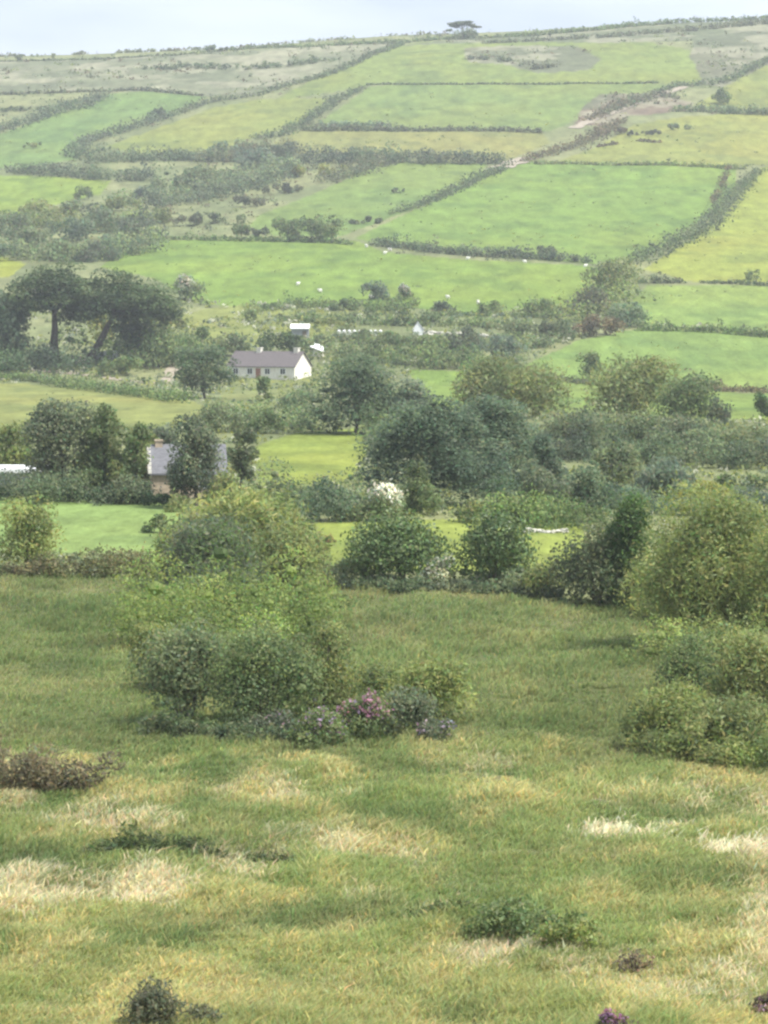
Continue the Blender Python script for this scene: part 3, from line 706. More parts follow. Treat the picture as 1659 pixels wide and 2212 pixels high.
# ---- bushes of the hill
G2 = 'scrub bushes above the big cypresses'
for (u, v, w, h, c, lb) in [
  (22,508,92,52,'grey','grey green scrub bush under the vivid pasture'),
  (98,476,112,44,'olive','wide olive scrub bush below the vivid pasture edge'),
  (62,548,124,58,'grey','large grey scrub bush at the foot of the scrub mass'),
  (178,474,92,42,'grey','rounded grey scrub bush beside the vivid pasture corner'),
  (152,522,112,52,'blue','broad bluish scrub bush in the middle of the mass'),
  (232,504,110,52,'grey','pale topped scrub bush near the middle of the mass'),
  (305,524,118,72,'dusk','tallest darkest scrub bush beside the sheep pasture'),
  (140,564,110,46,'mid','green scrub bush just above the cypress tops'),
  (214,566,92,42,'dusk','dark scrub bush at the sheep pasture corner'),
  (335,486,72,36,'olive','small olive scrub bush against the descending hedge'),
  (8,565,84,38,'blue','bluish scrub bush at the frame edge above the cypress'),
  (258,458,92,30,'olive','low olive scrub mound beneath the round field bush'),
  (262,548,110,42,'blue','long bluish scrub bush bordering the sheep pasture')]:
    plant('bush', lb, 'bush', u, v, w, h, c, group=G2, leaf=5)
G3 = 'gorse and thorn bushes on the middle slope'
for (u, v, w, h, c, lb) in [
  (180,432,42,29,'mid','single round bush at the vivid pasture corner'),
  (382,424,112,42,'grey','pale grey gorse mound above the descending hedge'),
  (455,398,132,40,'grey','widest pale gorse mound on the middle slope'),
  (330,440,84,38,'bluegrey','grey gorse mound low beside the scrub mass'),
  (565,372,112,50,'bluegrey','tall grey thorn bush at the top of the descending hedge'),
  (612,352,52,44,'dusk','narrow dark thorn at the hedge end'),
  (490,342,92,34,'blue','green thorn bush below the yellowish pasture'),
  (545,330,70,28,'grey','small grey thorn beside the yellowish pasture'),
  (690,384,112,28,'yellow','straw yellow gorse mound on the rough slope'),
  (610,420,90,24,'heath','low brownish gorse at the end of the wedge'),
  (400,490,70,28,'heath','brown low gorse above the sheep pasture hedge'),
  (455,486,64,26,'scrub','dark low gorse above the sheep pasture hedge'),
  (540,448,80,24,'heath','brown gorse fringe beside the lone bush pasture'),
  (860,418,30,12,'scrub','tiny lone bush inside the green pasture'),
  (1180,560,46,30,'dusk','upright thorn standing in the sheep pasture top hedge'),
  (790,486,72,18,'scrub','low flat thorn at the pasture gap'),
  (1560,226,46,32,'mid','round dark bush above the yellow tussocky pasture'),
  (1470,282,60,14,'grey','grey rushy clump in the yellow tussocky pasture'),
  (1390,296,70,14,'heath','brown bracken clump in the yellow tussocky pasture'),
  (1625,606,30,24,'mid','dark lone bush at the yellow pasture foot'),
  (70,322,40,14,'olive','small olive bush in the cool green pasture'),
  (340,258,40,24,'dusk','tall dark bush in the zigzag hedge'),
  (1330,292,50,16,'brown','brown heather clump beside the track bend')]:
    plant('bush', lb, 'bush', u, v, w, h, c, group=G3, leaf=4.6)
G4 = 'small trees along the field boundaries'
plant('tree', 'small upright round tree at the end of the low bank', 'tree', 521, 516, 42, 52, 'mid', 'round', group=G4, leaf=4.6)
plant('tree', 'dark round field tree, smaller of the close pair', 'tree', 618, 522, 76, 52, 'mid', 'round', group=G4, leaf=4.6)
plant('tree', 'dark wide field tree, larger of the close pair', 'tree', 692, 524, 104, 60, 'mid', 'round', group=G4, leaf=4.6)
plant('bush', 'low bush beside the small upright round tree', 'bush', 556, 516, 58, 24, 'dusk', group=G4, leaf=4.6)
plant('tree', 'small dark tree alone at the pale pasture corner', 'tree', 1272, 824, 56, 66, 'mid', 'round', group=G4, leaf=4.6, shear=-.2)
# ---- skyline
plant('tree', 'flat topped windswept tree alone on the skyline', 'tree', 1002, 84, 70, 37, 'scrub', 'umbrella', 'plate', leaf=4, trunk_r=1.6, flat=.26, dens=1.6, lobes=[(-20,27,9),(-10,32,10),(0,33,11),(11,32,9),(24,24,8),(33,24,6),(-29,16,6),(-4,28,9),(16,27,8),(-24,31,6),(-14,24,6)])
plant('bush', 'pale conical bush under the windswept skyline tree', 'bush', 1004, 85, 60, 24, 'grey', 'cone', leaf=4, trunk=False)
plant('tree', 'tiny lollipop tree on the bare skyline', 'tree', 40, 131, 17, 14, 'scrub', 'round', leaf=3.5)
plant('bush', 'tiny upright thorn on the bare skyline', 'bush', 116, 130, 10, 15, 'olive', 'column', leaf=3.5)
plant('tree', 'small leaning thorn tree where the skyline hedge begins', 'tree', 453, 116, 28, 19, 'blue', 'round', leaf=3.5, shear=.3)
plant('bush', 'low bush on the skyline beside the leaning thorn', 'bush', 492, 111, 34, 9, 'scrub', leaf=3.5)
plant('bush', 'low dark bush beside the windswept tree', 'bush', 973, 86, 22, 9, 'mid', leaf=3.5)

# ---- the valley: trees around the sheep pasture and the paddocks
G5 = 'bushes and trees by the pasture corner'
for (u, v, w, h, c, sh, lb) in [
  (1325,642,118,84,'olive','dome','leaning olive bush at the corner of the sheep pasture'),
  (1265,684,92,62,'heath','dome','brownish bush in front of the leaning olive bush'),
  (1352,708,86,54,'blue','dome','bluish bush at the start of the level hedge'),
  (1168,684,78,40,'mid','dome','larger clipped looking dark dome at the sheep pasture foot'),
  (1060,682,52,34,'mid','dome','smaller dark dome at the sheep pasture foot'),
  (960,680,44,30,'dusk','dome','dark bush between the garden and the sheep pasture'),
  (1196,738,96,48,'grey','dome','grey bush above the pale pasture slope'),
  (1290,728,120,46,'brown','dome','brown bramble mass beside the level hedge'),
  (1100,730,110,36,'grey','dome','low grey bush behind the garden wall'),
  (1080,782,120,56,'bluegrey','dome','bluish bush below the garden wall'),
  (810,650,62,44,'bluegrey','dome','round grey bush rising from the sheep pasture hedge'),
  (740,672,54,26,'mid','dome','green bush in the hedge above the white shed'),
  (870,668,70,30,'mid','dome','dark bush under the cream flowering elder'),
  (1000,765,90,60,'dusk','dome','dark round bush left of the pasture slope'),
  (930,770,80,50,'mid','dome','green bush between garden wall and conifer')]:
    plant('bush', lb, 'bush', u, v, w, h, c, sh, group=G5, leaf=4.8)
plant('bush', 'cream flowering elder bush at the sheep pasture foot', 'bush', 877, 648, 34, 32, 'mid', leaf=4.5, flowers=(PAL['cream'], 260, .55, 2))

# ---- cottage surroundings
G6 = 'garden trees and bushes around the cottage'
plant('tree', 'big round dark tree hiding the end of the cottage', 'tree', 442, 862, 156, 120, 'pine', 'round', 'plate', group=G6)
for (u, v, w, h, c, sh, lb) in [
  (500,772,76,54,'grey','dome','grey bush behind the cottage chimney end'),
  (612,774,118,56,'dark','dome','dark hedge like bush directly behind the cottage roof'),
  (540,692,34,28,'mid','dome','small dark bush in the sunny garden'),
  (570,872,42,60,'mid','column','narrow shrub standing in front of the cottage wall'),
  (640,880,80,42,'grey','dome','low grey bush below the cottage gable'),
  (480,935,126,66,'grey','dome','wide grey bush below the round dark tree'),
  (572,938,80,56,'mid','dome','green bush in front of the sunny clearing'),
  (690,760,60,36,'grey','dome','bush hugging the white lean to shed'),
  (780,745,130,30,'grey','dome','pale tangled bush below the white fence'),
  (850,758,110,40,'mid','dome','green tangled bush below the white gabled hut'),
  (720,712,80,26,'olive','dome','olive bush beside the white shed roof'),
  (420,760,110,50,'mid','dome','loose bush beside the garden drive'),
  (380,720,90,40,'olive','dome','sunny olive bush behind the garden drive')]:
    plant('bush', lb, 'bush', u, v, w, h, c, sh, group=G6, leaf=5)

# ---- the big cypresses
G7 = 'big dark cypresses beside the lane'
plant('tree', 'huge flat topped dark cypress with a thick bare trunk', 'tree', 122, 792, 235, 228, 'dark', 'umbrella', 'plate', group=G7, trunk_r=11, dens=1.2, deep=.8, push=.1, flat=.36)
plant('tree', 'dark cypress spreading toward the pale round bush', 'tree', 258, 792, 270, 210, 'dark', 'umbrella', 'plate', group=G7, trunk_r=10, dens=1.3, deep=.6, push=.25, trunk_at=-.25, flat=.36)
plant('tree', 'lower dark cypress between the spreading one and the lane bushes', 'tree', 300, 790, 140, 140, 'pine', 'ragged', 'plate', group=G7)
plant('tree', 'dark leafy tree at the frame edge beside the huge cypress', 'tree', 8, 796, 130, 168, 'pine', 'ragged', group=G7)
plant('bush', 'pale round bush at the tip of the cypress crowns', 'bush', 412, 652, 66, 56, 'grey', flowers=(PAL['pale'], 160, .55, 2))
plant('bush', 'dark bush at the foot of the cypress by the parked van', 'bush', 345, 796, 130, 84, 'mid', group=G6)
plant('bush', 'low green bush on the lane bank under the cypresses', 'bush', 260, 815, 100, 44, 'mid', group=G6)
plant('bush', 'dark low bush on the lane bank below the huge trunk', 'bush', 60, 802, 130, 44, 'pine', group=G6)
plant('bush', 'sunlit yellow bush seen between the cypress trunks', 'bush', 220, 742, 56, 76, 'yellow', 'column', group=G6)
plant('bush', 'pale flowering border plants between the cypress trunks', 'flower bed', 158, 790, 50, 22, 'grey', group=G6, flowers=((.52, .44, .40), 220, .2, 2), leaf=4.5)
hedge('dark grassy bank hedge below the lane', [(110,832),(200,845),(290,856),(390,872)], [24,24,24,30], 'mid', name='hedge', thick=.9)
hedge('low dark hedge on the near side of the lane', [(-60,820),(20,820),(100,826)], [14,14,14], 'mid')

# ---- conifers and mounds of the valley floor
G8 = 'dark conifers in the middle of the valley'
plant('tree', 'spreading dark conifer beside the cottage gable', 'tree', 768, 940, 236, 180, 'pine', 'dome', 'plate', group=G8, dens=1.3, trunk=True)
plant('tree', 'rounded grey tree between two conifers', 'tree', 880, 940, 118, 132, 'bluegrey', 'round', 'plate', group=G8)
plant('tree', 'largest layered grey conifer in the middle of the valley', 'tree', 940, 1096, 350, 244, (.112,.156,.096), 'layers', 'plate', group=G8, dens=1.2, deep=.6)
plant('tree', 'layered conifer behind the largest one', 'tree', 1060, 1056, 280, 204, (.118,.164,.098), 'layers', 'plate', group=G8, dens=1.2, deep=.6)
plant('tree', 'dark pointed conifer at the end of the conifer belt', 'tree', 1165, 1076, 150, 140, (.112,.156,.094), 'cone', 'plate', group=G8)
plant('tree', 'lighter young conifer before the largest one', 'tree', 885, 1115, 150, 122, 'mid', 'cone', 'plate', group=G8)
plant('bush', 'round bush with a light rim below the conifers', 'bush', 1106, 1136, 76, 74, 'mid', group=G8)
plant('tree', 'dusky bush like tree filling the hollow under the conifers', 'tree', 1190, 1132, 180, 124, 'dusk', 'ragged', group=G8)
plant('tree', 'dusky green tree behind the tall ivy column', 'tree', 1275, 1130, 130, 138, 'blue', 'ragged', group=G8)
plant('bush', 'bluish bush behind the willow and the yellow grass', 'bush', 715, 1128, 150, 96, 'blue', group=G8)
plant('bush', 'small brown bush between the dark hollies top', 'bush', 1020, 1128, 70, 50, 'olive', group=G8)
G9 = 'rounded willow mounds on the valley floor'
for (u, v, w, h, c, st, lb) in [
  (1100,905,250,138,'olive','spray','widest olive willow mound beside the conifers'),
  (1232,990,172,100,'scrub','spray','dark brownish mound below the green paddock'),
  (1375,905,230,136,'olive','spray','big yellow topped mound beneath the pale pasture'),
  (1488,918,136,118,'mid','leaf','green mound with a dark hollow in the paddock'),
  (1556,922,54,64,'dusk','leaf','narrow dark bush at the paddock edge'),
  (1655,908,52,66,'dark','leaf','dark round bush at the frame edge of the paddock'),
  (1370,978,160,96,'grey','leaf','bushy grey mound in the row above the marsh'),
  (1470,992,140,96,'dusk','leaf','darkest mound of the row above the marsh'),
  (1588,1002,180,94,'grey','leaf','broad last mound of the row above the marsh'),
  (1335,1066,116,112,'grey','spray','pale feathery mound beside the marsh'),
  (1442,1082,150,94,'bluegrey','spray','bluish feathery mound in the marsh'),
  (1610,1068,120,46,'mid','leaf','green bush beyond the marsh'),
  (1530,1090,110,52,'yellow','leaf','yellow reedy mound in the marsh'),
  (1610,1130,130,76,'bluegrey','spray','bluish mound behind the big willow')]:
    plant('bush', lb, 'bush', u, v, w, h, c, style=st, group=G9)


# ---- thickets: tangles that read as one growth
for lb, pts, h, c in [
  ('grey green thicket between the sunny clearing and the yellow strip', [(548,1078),(640,1092),(770,1104)], [50,64,70], 'grey'),
  ('low tangled thicket behind the white gabled hut', [(620,694),(760,700),(900,704),(1020,704),(1130,712)], [18,22,26,20,24], 'mid'),
  ('tangled thicket below the white fence', [(700,778),(800,782),(920,788),(1050,800)], [40,46,50,46], 'mid'),
  ('green thicket between the round dark tree and the clearing', [(450,908),(560,918),(660,934)], [36,48,50], 'grey'),
  ('dusky thicket in the hollow behind the hollies', [(1040,1130),(1150,1138),(1290,1142)], [70,84,80], 'mid'),
  ('pale marsh thicket behind the huge willow', [(1290,1098),(1420,1108),(1560,1116),(1740,1124)], [50,48,44,60], 'bluegrey'),
  ('long dark thicket beneath the willow mounds', [(1170,992),(1300,996),(1430,1004),(1600,1012),(1760,1014)], [70,64,76,70,74], 'dusk'),
  ('scrub thicket along the cypress tops', [(-40,556),(80,562),(200,562),(330,536)], [46,52,46,50], 'grey'),
  ('scrub thicket beneath the vivid pasture', [(-40,488),(100,490),(230,494),(340,480)], [38,40,36,28], 'olive'),
  ('grey thorn thicket running down the middle slope', [(250,446),(380,434),(500,410),(620,372)], [34,40,40,36], 'grey'),
  ('dark thicket under the huge cypress', [(-40,796),(60,802),(180,800)], [60,58,40], 'pine'),
  ('leafy thicket between the cypresses and the drive', [(230,780),(320,788),(410,776)], [66,84,62], 'mid'),
  ('dark thicket behind the clipped hedge', [(30,1084),(160,1086),(290,1088)], [64,76,60], 'dusk'),
  ('olive thicket joining the willow clump to the bramble bank', [(330,1252),(400,1256),(480,1262)], [66,74,60], 'olive'),
  ('green thicket between the two conifers', [(820,948),(920,960),(1010,950)], [60,72,60], 'mid'),
  ('thorn thicket on the slope below the cottage drive', [(930,760),(1040,752),(1180,752)], [30,34,36], 'grey'),
  ('leafy thicket at the corner of the level hedge', [(1230,700),(1300,672),(1340,640)], [44,50,50], 'olive'),
  ('brown thorn scrub below the yellowish hill pasture', [(470,350),(560,340),(650,332)], [30,30,28], 'heath'),
  ('thicket between the willow mounds', [(1180,930),(1280,930),(1300,960)], [56,60,56], 'grey')]:
    hedge(lb, pts, h, c, name='thicket', cat='thicket', thick=1.5, leaf=5, rough=.75, dens=1.0)

# ---- trees by the stone outbuilding
G10 = 'garden trees around the stone outbuilding'
plant('tree', 'tallest dark bushy tree beside the white roofed barn', 'tree', 138, 1070, 170, 214, 'dusk', 'ragged', group=G10, dens=1.2)
plant('tree', 'pointed dark green tree next to the tallest bushy one', 'tree', 226, 1072, 130, 204, 'mid', 'cone', group=G10, dens=1.3)
plant('tree', 'lighter olive tree before the outbuilding', 'tree', 288, 1074, 110, 164, 'olive', 'ragged', group=G10)
plant('tree', 'dark slim tree touching the outbuilding gable', 'tree', 294, 1086, 62, 175, 'mid', 'ragged', group=G10, push=-.1)
plant('tree', 'dark tree standing in front of the slate roof', 'tree', 422, 1096, 110, 208, 'dusk', 'dome', group=G10, dens=1.3, push=-.3, trunk=True)
plant('tree', 'dark bushy tree overhanging the slate roof from behind', 'tree', 334, 1068, 110, 152, 'dusk', 'round', group=G10, push=-.12)
plant('tree', 'pale green tree behind the white roofed barn', 'tree', 38, 1034, 110, 124, 'light', 'ragged', group=G10)
plant('tree', 'slim young tree before the sunny clearing', 'tree', 520, 1058, 74, 140, 'scrub', 'ragged', group=G10)
plant('bush', 'brownish bush hiding the end of the slate roof', 'bush', 480, 1100, 84, 92, 'olive', group=G10, push=-.2)
hedge('clipped dark hedge along the mown lawn', [(-150,1078),(0,1080),(120,1082),(250,1088),(385,1094)], [30,30,28,28,26], (.036,.066,.028), thick=.8, rough=.15, leaf=4.5, clipped=True)

# ---- hedge line and shrubs at the back of the meadow
plant('shrub', 'yellow green rounded shrub at the lawn edge', 'shrub', 64, 1238, 140, 172, 'willow', 'dome', stems=True)
hedge('brown bramble bank between the meadow and the lawn', [(-60,1242),(60,1244),(140,1242),(250,1246),(360,1242)], [30,34,52,58,60], (.165,.158,.082), thick=.8, leaf=5.5, name='bramble', cat='bramble')
hedge('dark low bramble bank under the two hollies', [(690,1262),(800,1270),(920,1276),(1060,1282),(1210,1298)], [40,32,26,28,40], 'dusk', thick=.8, leaf=5.5, name='bramble', cat='bramble')
plant('shrub', 'small dark clipped shrub on the mown lawn', 'shrub', 338, 1152, 66, 42, 'mid')
plant('shrub', 'small grey shrub by the end of the clipped hedge', 'shrub', 382, 1106, 52, 42, 'olive')
plant('tree', 'dark glossy holly with a short trunk, the wider of the pair', 'tree', 868, 1262, 244, 164, (.098,.146,.050), 'dome', trunk=True, group='pair of dark hollies behind the meadow', mat=M_GLOSS, dens=1.3, leaf=6.2, trunk_r=9)
plant('tree', 'dark glossy holly beside the bright grass gap', 'tree', 1062, 1264, 184, 146, (.094,.140,.050), 'dome', trunk=True, group='pair of dark hollies behind the meadow', mat=M_GLOSS, dens=1.3, leaf=6.2, trunk_r=8)
plant('shrub', 'pale cream flowered shrub in the gap between the hollies', 'shrub', 950, 1264, 62, 62, 'grey', flowers=((.50, .50, .38), 700, .1, 2))
plant('shrub', 'cream white flowering shrub showing above the wider holly', 'shrub', 812, 1128, 116, 78, 'grey', 'dome', flowers=((.66, .65, .52), 900, .6, 2))
plant('shrub', 'light sprawling shrub before the yellow grass', 'shrub', 745, 1254, 130, 54, 'grey')
plant('shrub', 'olive bramble shrub beside the bright grass gap', 'shrub', 1175, 1292, 110, 84, 'olive', stems=True)
hedge('rusty bracken clump in the yellow grass', [(684,1172),(700,1171),(718,1172)], [12,15,11], (.20, .13, .07), name='bracken', cat='bracken', dens=2)
plant('shrub', 'rusty orange bracken beside the mixed willow', 'shrub', 688, 1284, 40, 50, (.17, .105, .07))

# ---- the mixed willow clump in the meadow
G11 = 'willow clump in the middle of the meadow'
plant('tree', 'tall light green willow at the back of the clump', 'tree', 520, 1266, 350, 214, 'willow', 'dome', 'spray', trunk=True, group=G11, leaf=7, dens=1.2, lean=(.5, 0, .1))
plant('shrub', 'yellow green side shrub leaning on the dark willow', 'shrub', 400, 1272, 130, 140, 'willow', style='spray', group=G11, leaf=6.5)
plant('shrub', 'big dark grey willow shrub before the tall light one', 'shrub', 462, 1324, 210, 204, 'dusk', 'dome', 'spray', group=G11, leaf=6, stems=True, bark=M_BARK)
plant('shrub', 'green shrub with pale leaves beside the dark willow', 'shrub', 612, 1304, 180, 180, 'olive', 'dome', group=G11, leaf=6, stems=True)
plant('shrub', 'small grey brown shrub at the front of the dark willow', 'shrub', 512, 1350, 130, 84, 'scrub', 'dome', group=G11, leaf=5.5)
plant('shrub', 'little pale flowered shrub beside the white stake', 'shrub', 590, 1352, 54, 42, 'grey', group=G11, flowers=((.55, .53, .45), 160, .2, 2))

# ---- the flowering clump in the meadow
G12 = 'shrub clump with pink rhododendrons in the meadow'
plant('shrub', 'bright yellow green shrub at the clump edge', 'shrub', 338, 1500, 130, 165, 'light', 'dome', group=G12, leaf=5.4, stems=True)
plant('tree', 'grey leaved small tree with bare pale stems', 'tree', 396, 1566, 210, 240, 'grey', 'round', group=G12, leaf=6.5, bark=M_PALEBARK, trunk=False, stems=True, trunk_r=7)
plant('shrub', 'largest fresh green shrub in the flowering clump', 'shrub', 572, 1586, 236, 250, 'mid', 'dome', group=G12, leaf=5.6, dens=1.1, stems=True)
plant('shrub', 'light green shrub on top of the flowering clump', 'shrub', 560, 1500, 150, 160, 'light', 'dome', group=G12, leaf=5.4, stems=True)
plant('shrub', 'olive shrub with a yellowish top beside the rhododendron', 'shrub', 690, 1560, 170, 230, 'olive', 'dome', group=G12, leaf=5.4, stems=True)
plant('rhododendron', 'tallest rhododendron, topped with pink blossom', 'shrub', 792, 1586, 110, 116, 'mid', 'dome', group=G12, leaf=5.5, flowers=((.44, .24, .32), 560, .45, 2), push=-.5)
plant('rhododendron', 'low rhododendron with pale lilac blossom', 'shrub', 704, 1600, 120, 80, 'mid', 'dome', group=G12, leaf=5.5, flowers=((.34, .25, .31), 220, .3, 2), push=-.5)
plant('rhododendron', 'small rhododendron with one pale pink blossom cluster', 'shrub', 940, 1592, 76, 48, 'dusk', 'dome', group=G12, leaf=5, flowers=((.46, .36, .38), 130, .3, 2), push=-.5)
plant('shrub', 'dark low shrub between the pink rhododendrons', 'shrub', 872, 1590, 150, 104, 'dusk', 'dome', group=G12, leaf=6)
plant('shrub', 'light green willow dome beside the rhododendrons', 'shrub', 930, 1570, 190, 150, 'willow', 'dome', 'spray', group=G12, leaf=5.4, stems=True)
plant('shrub', 'dark shrub with a few lilac flowers at the clump foot', 'shrub', 580, 1600, 130, 70, 'dusk', 'dome', group=G12, leaf=5.5, flowers=((.30, .24, .27), 90, .3, 2))

hedge('loose green growth joining the two shrub clumps', [(300,1392),(380,1396),(470,1392),(560,1392),(700,1380)], [120,130,120,120,90], 'light', name='thicket', cat='thicket', thick=1.3, leaf=5.4, dens=1.1, group=None)
hedge('low leafy skirt along the foot of the flowering clump', [(330,1580),(440,1596),(560,1606),(640,1606)], [40,44,40,26], 'scrub', name='thicket', cat='thicket', thick=.8, leaf=6, dens=1.1, style='spray')
hedge('yellowish spray of willow above the rhododendrons', [(640,1500),(740,1500),(860,1510),(960,1530)], [90,80,70,60], 'willow', name='thicket', cat='thicket', thick=.8, leaf=5.4, dens=1.1, style='spray')
hedge('tangled olive growth under the huge willow', [(1420,1420),(1520,1450),(1640,1470),(1760,1480)], [80,110,130,130], 'olive', name='thicket', cat='thicket', thick=1.0, leaf=5.4, dens=1.1)
hedge('loose willow growth between the ivy clad tree and the huge willow', [(1400,1316),(1470,1330),(1560,1350)], [120,170,190], 'willow', name='thicket', cat='thicket', thick=.7, leaf=5.4, dens=1.1, style='spray')
hedge('leafy skirt along the foot of the thicket', [(1380,1620),(1480,1640),(1600,1656),(1740,1666)], [50,56,64,76], 'olive', name='thicket', cat='thicket', thick=1.0, leaf=5.4, dens=1.1, style='spray')

hedge('light leafy growth between the willow and the flowering clump', [(350,1336),(450,1350),(560,1352),(680,1330)], [90,84,90,84], 'light', name='thicket', cat='thicket', thick=1.0, leaf=5.4, dens=1.0, style='spray')

# ---- the big thicket at the meadow side
G13 = 'thicket of willows along the meadow side'
plant('shrub', 'dark bushy shrub at the thicket end', 'shrub', 1284, 1308, 180, 176, (.105,.130,.066), 'dome', group=G13, leaf=6.2, dens=1.1, stems=True)
plant('tree', 'tall dark ivy clad tree at the thicket end', 'tree', 1356, 1312, 120, 252, (.088,.142,.046), 'column', group=G13, leaf=6.2, dens=1.3, trunk=True, push=0)
plant('shrub', 'small light shrub beneath the ivy clad tree', 'shrub', 1438, 1322, 104, 170, 'light', 'dome', group=G13, leaf=6.2, stems=True)
plant('tree', 'huge yellow green willow of the thicket', 'tree', 1570, 1420, 350, 365, 'willow', 'dome', 'spray', group=G13, leaf=5.6, dens=1.15, trunk=True, deep=.7)
plant('tree', 'second yellow green willow at the frame edge', 'tree', 1700, 1430, 220, 310, 'willow', 'dome', 'spray', group=G13, leaf=5.6, trunk=True)
plant('shrub', 'bright green shrub under the huge willow', 'shrub', 1500, 1510, 150, 144, 'mid', 'dome', group=G13, leaf=5.4, stems=True)
plant('shrub', 'olive brown shrub at the frame edge under the willow', 'shrub', 1620, 1580, 190, 220, 'olive', 'dome', 'spray', group=G13, leaf=5.4, stems=True)
plant('shrub', 'yellow green dome at the foot of the thicket', 'shrub', 1445, 1618, 190, 158, 'willow', 'dome', 'spray', group=G13, leaf=5.4, stems=True)
plant('shrub', 'low olive shrub nearest the camera in the thicket', 'shrub', 1590, 1648, 210, 140, 'olive', 'dome', 'spray', group=G13, leaf=6.5)

# ---- plants of the near meadow
hedge('low brown bramble mound at the frame edge of the meadow', [(-90,1712),(0,1706),(90,1704),(190,1702)], [80,84,80,56], (.150,.136,.080), name='bramble', cat='bramble', thick=1.0, leaf=6.5, style='spray', dens=1.4)
plant('fern', 'dark green bracken mound in the near grass', 'fern', 1110, 2040, 210, 92, 'mid', 'dome', leaf=8)
plant('fern', 'bright green bracken mound in the near grass', 'fern', 1230, 2050, 150, 72, 'light', 'dome', leaf=8)
plant('shrub', 'larger dark twiggy heather bush at the bottom edge', 'shrub', 335, 2232, 130, 116, (.135,.145,.085), 'dome', 'spray', leaf=6, stems=True, dens=.8)
plant('shrub', 'smaller dark twiggy heather bush at the bottom edge', 'shrub', 440, 2232, 84, 64, (.135,.145,.085), 'dome', 'spray', leaf=6, stems=True, dens=.8)
plant('heather', 'purple heather clump near the dead twigs', 'heather', 1330, 2232, 90, 48, 'brown', 'dome', leaf=7, flowers=((.34, .17, .26), 260, .2, 2))
plant('heather', 'purple heather clump at the bottom corner', 'heather', 1660, 2196, 70, 60, 'brown', 'dome', leaf=7, flowers=((.34, .19, .26), 180, .2, 2))
plant('shrub', 'dead brown twigs standing in straw grass', 'shrub', 1370, 2110, 90, 60, (.20, .165, .11), 'dome', leaf=7, stems=True, dens=.35)
hedge('long dark rush clump crossing the dry grass', [(205,1846),(290,1838),(380,1842),(480,1852)], [34,36,32,22], (.085,.105,.048), name='rush_clump', cat='rush', thick=1.3, leaf=7, style='spray', dens=1.3)
hedge('thin low dark rush clump in the dry grass', [(540,1858),(600,1862),(650,1872)], [16,18,12], (.095,.110,.050), name='rush_clump', cat='rush', thick=1.3, leaf=7, style='spray', dens=1.3)
hedge('olive rush clump behind the bracken mounds', [(880,1985),(980,1978),(1060,1975)], [22,30,30], (.115,.140,.052), name='rush_clump', cat='rush', thick=1.6, leaf=7, style='spray', dens=1.3)

# ------------------------------------------------------------------ buildings and other built things
def box(V, Q, a, b):
    k = len(V); (x0, y0, z0), (x1, y1, z1) = a, b
    V += [(x0,y0,z0),(x1,y0,z0),(x1,y1,z0),(x0,y1,z0),(x0,y0,z1),(x1,y0,z1),(x1,y1,z1),(x0,y1,z1)]
    Q += [(k,k+3,k+2,k+1),(k+4,k+5,k+6,k+7),(k,k+1,k+5,k+4),(k+1,k+2,k+6,k+5),(k+2,k+3,k+7,k+6),(k+3,k,k+4,k+7)]

def box_obj(name, a, b, mat, parent, bevel=0.0):
    V, Q = [], []; box(V, Q, a, b)
    o = mesh_obj(name, V, Q, mat=mat, parent=parent)
    if bevel:
        m = o.modifiers.new('bevel', 'BEVEL'); m.width = bevel; m.segments = 2
    return o

def gabled(root, L, W, eave, ridge, wall_mat, roof_mat, over=.25, thick=.14):
    """walls with two gables along x, and a two sided roof; front faces -y"""
    V = [(0,0,-.6),(L,0,-.6),(L,W,-.6),(0,W,-.6),(0,0,eave),(L,0,eave),(L,W,eave),(0,W,eave),(0,W/2,ridge),(L,W/2,ridge)]
    mesh_obj('wall', V, [(0,1,5,4),(2,3,7,6),(4,5,9,8),(6,7,8,9)], [(1,2,6),(1,6,5),(5,6,9),(3,0,4),(3,4,7),(4,8,7)], mat=wall_mat, parent=root)
    sl = (ridge - eave) / (W / 2)
    RV, RQ = [], []
    for s in (0, 1):
        ye = -over if s == 0 else W + over
        ze = eave - over * sl
        k = len(RV)
        e = .02
        RV += [(-over,ye,ze+e),(L+over,ye,ze+e),(L+over,W/2,ridge+e),(-over,W/2,ridge+e),(-over,ye,ze+thick),(L+over,ye,ze+thick),(L+over,W/2,ridge+thick),(-over,W/2,ridge+thick)]
        RQ += [(k+4,k+5,k+6,k+7),(k,k+3,k+2,k+1),(k,k+1,k+5,k+4),(k+1,k+2,k+6,k+5),(k+3,k,k+4,k+7)]
    return mesh_obj('roof', RV, RQ, mat=roof_mat, parent=root)

def window(root, x0, z0, w, h, frame_mat=M_WPAINT):
    V, Q = [], []
    t = .07
    box(V, Q, (x0, -.06, z0), (x0 + w, .02, z0 + t)); box(V, Q, (x0, -.06, z0 + h - t), (x0 + w, .02, z0 + h))
    box(V, Q, (x0, -.06, z0 + t), (x0 + t, .02, z0 + h - t)); box(V, Q, (x0 + w - t, -.06, z0 + t), (x0 + w, .02, z0 + h - t))
    box(V, Q, (x0 + w / 2 - .03, -.055, z0 + t), (x0 + w / 2 + .03, .02, z0 + h - t))
    f = mesh_obj('window', V, Q, mat=frame_mat, parent=root)
    box_obj('pane', (x0 + t, -.025, z0 + t), (x0 + w - t, .015, z0 + h - t), M_GLASS, f)
    return f

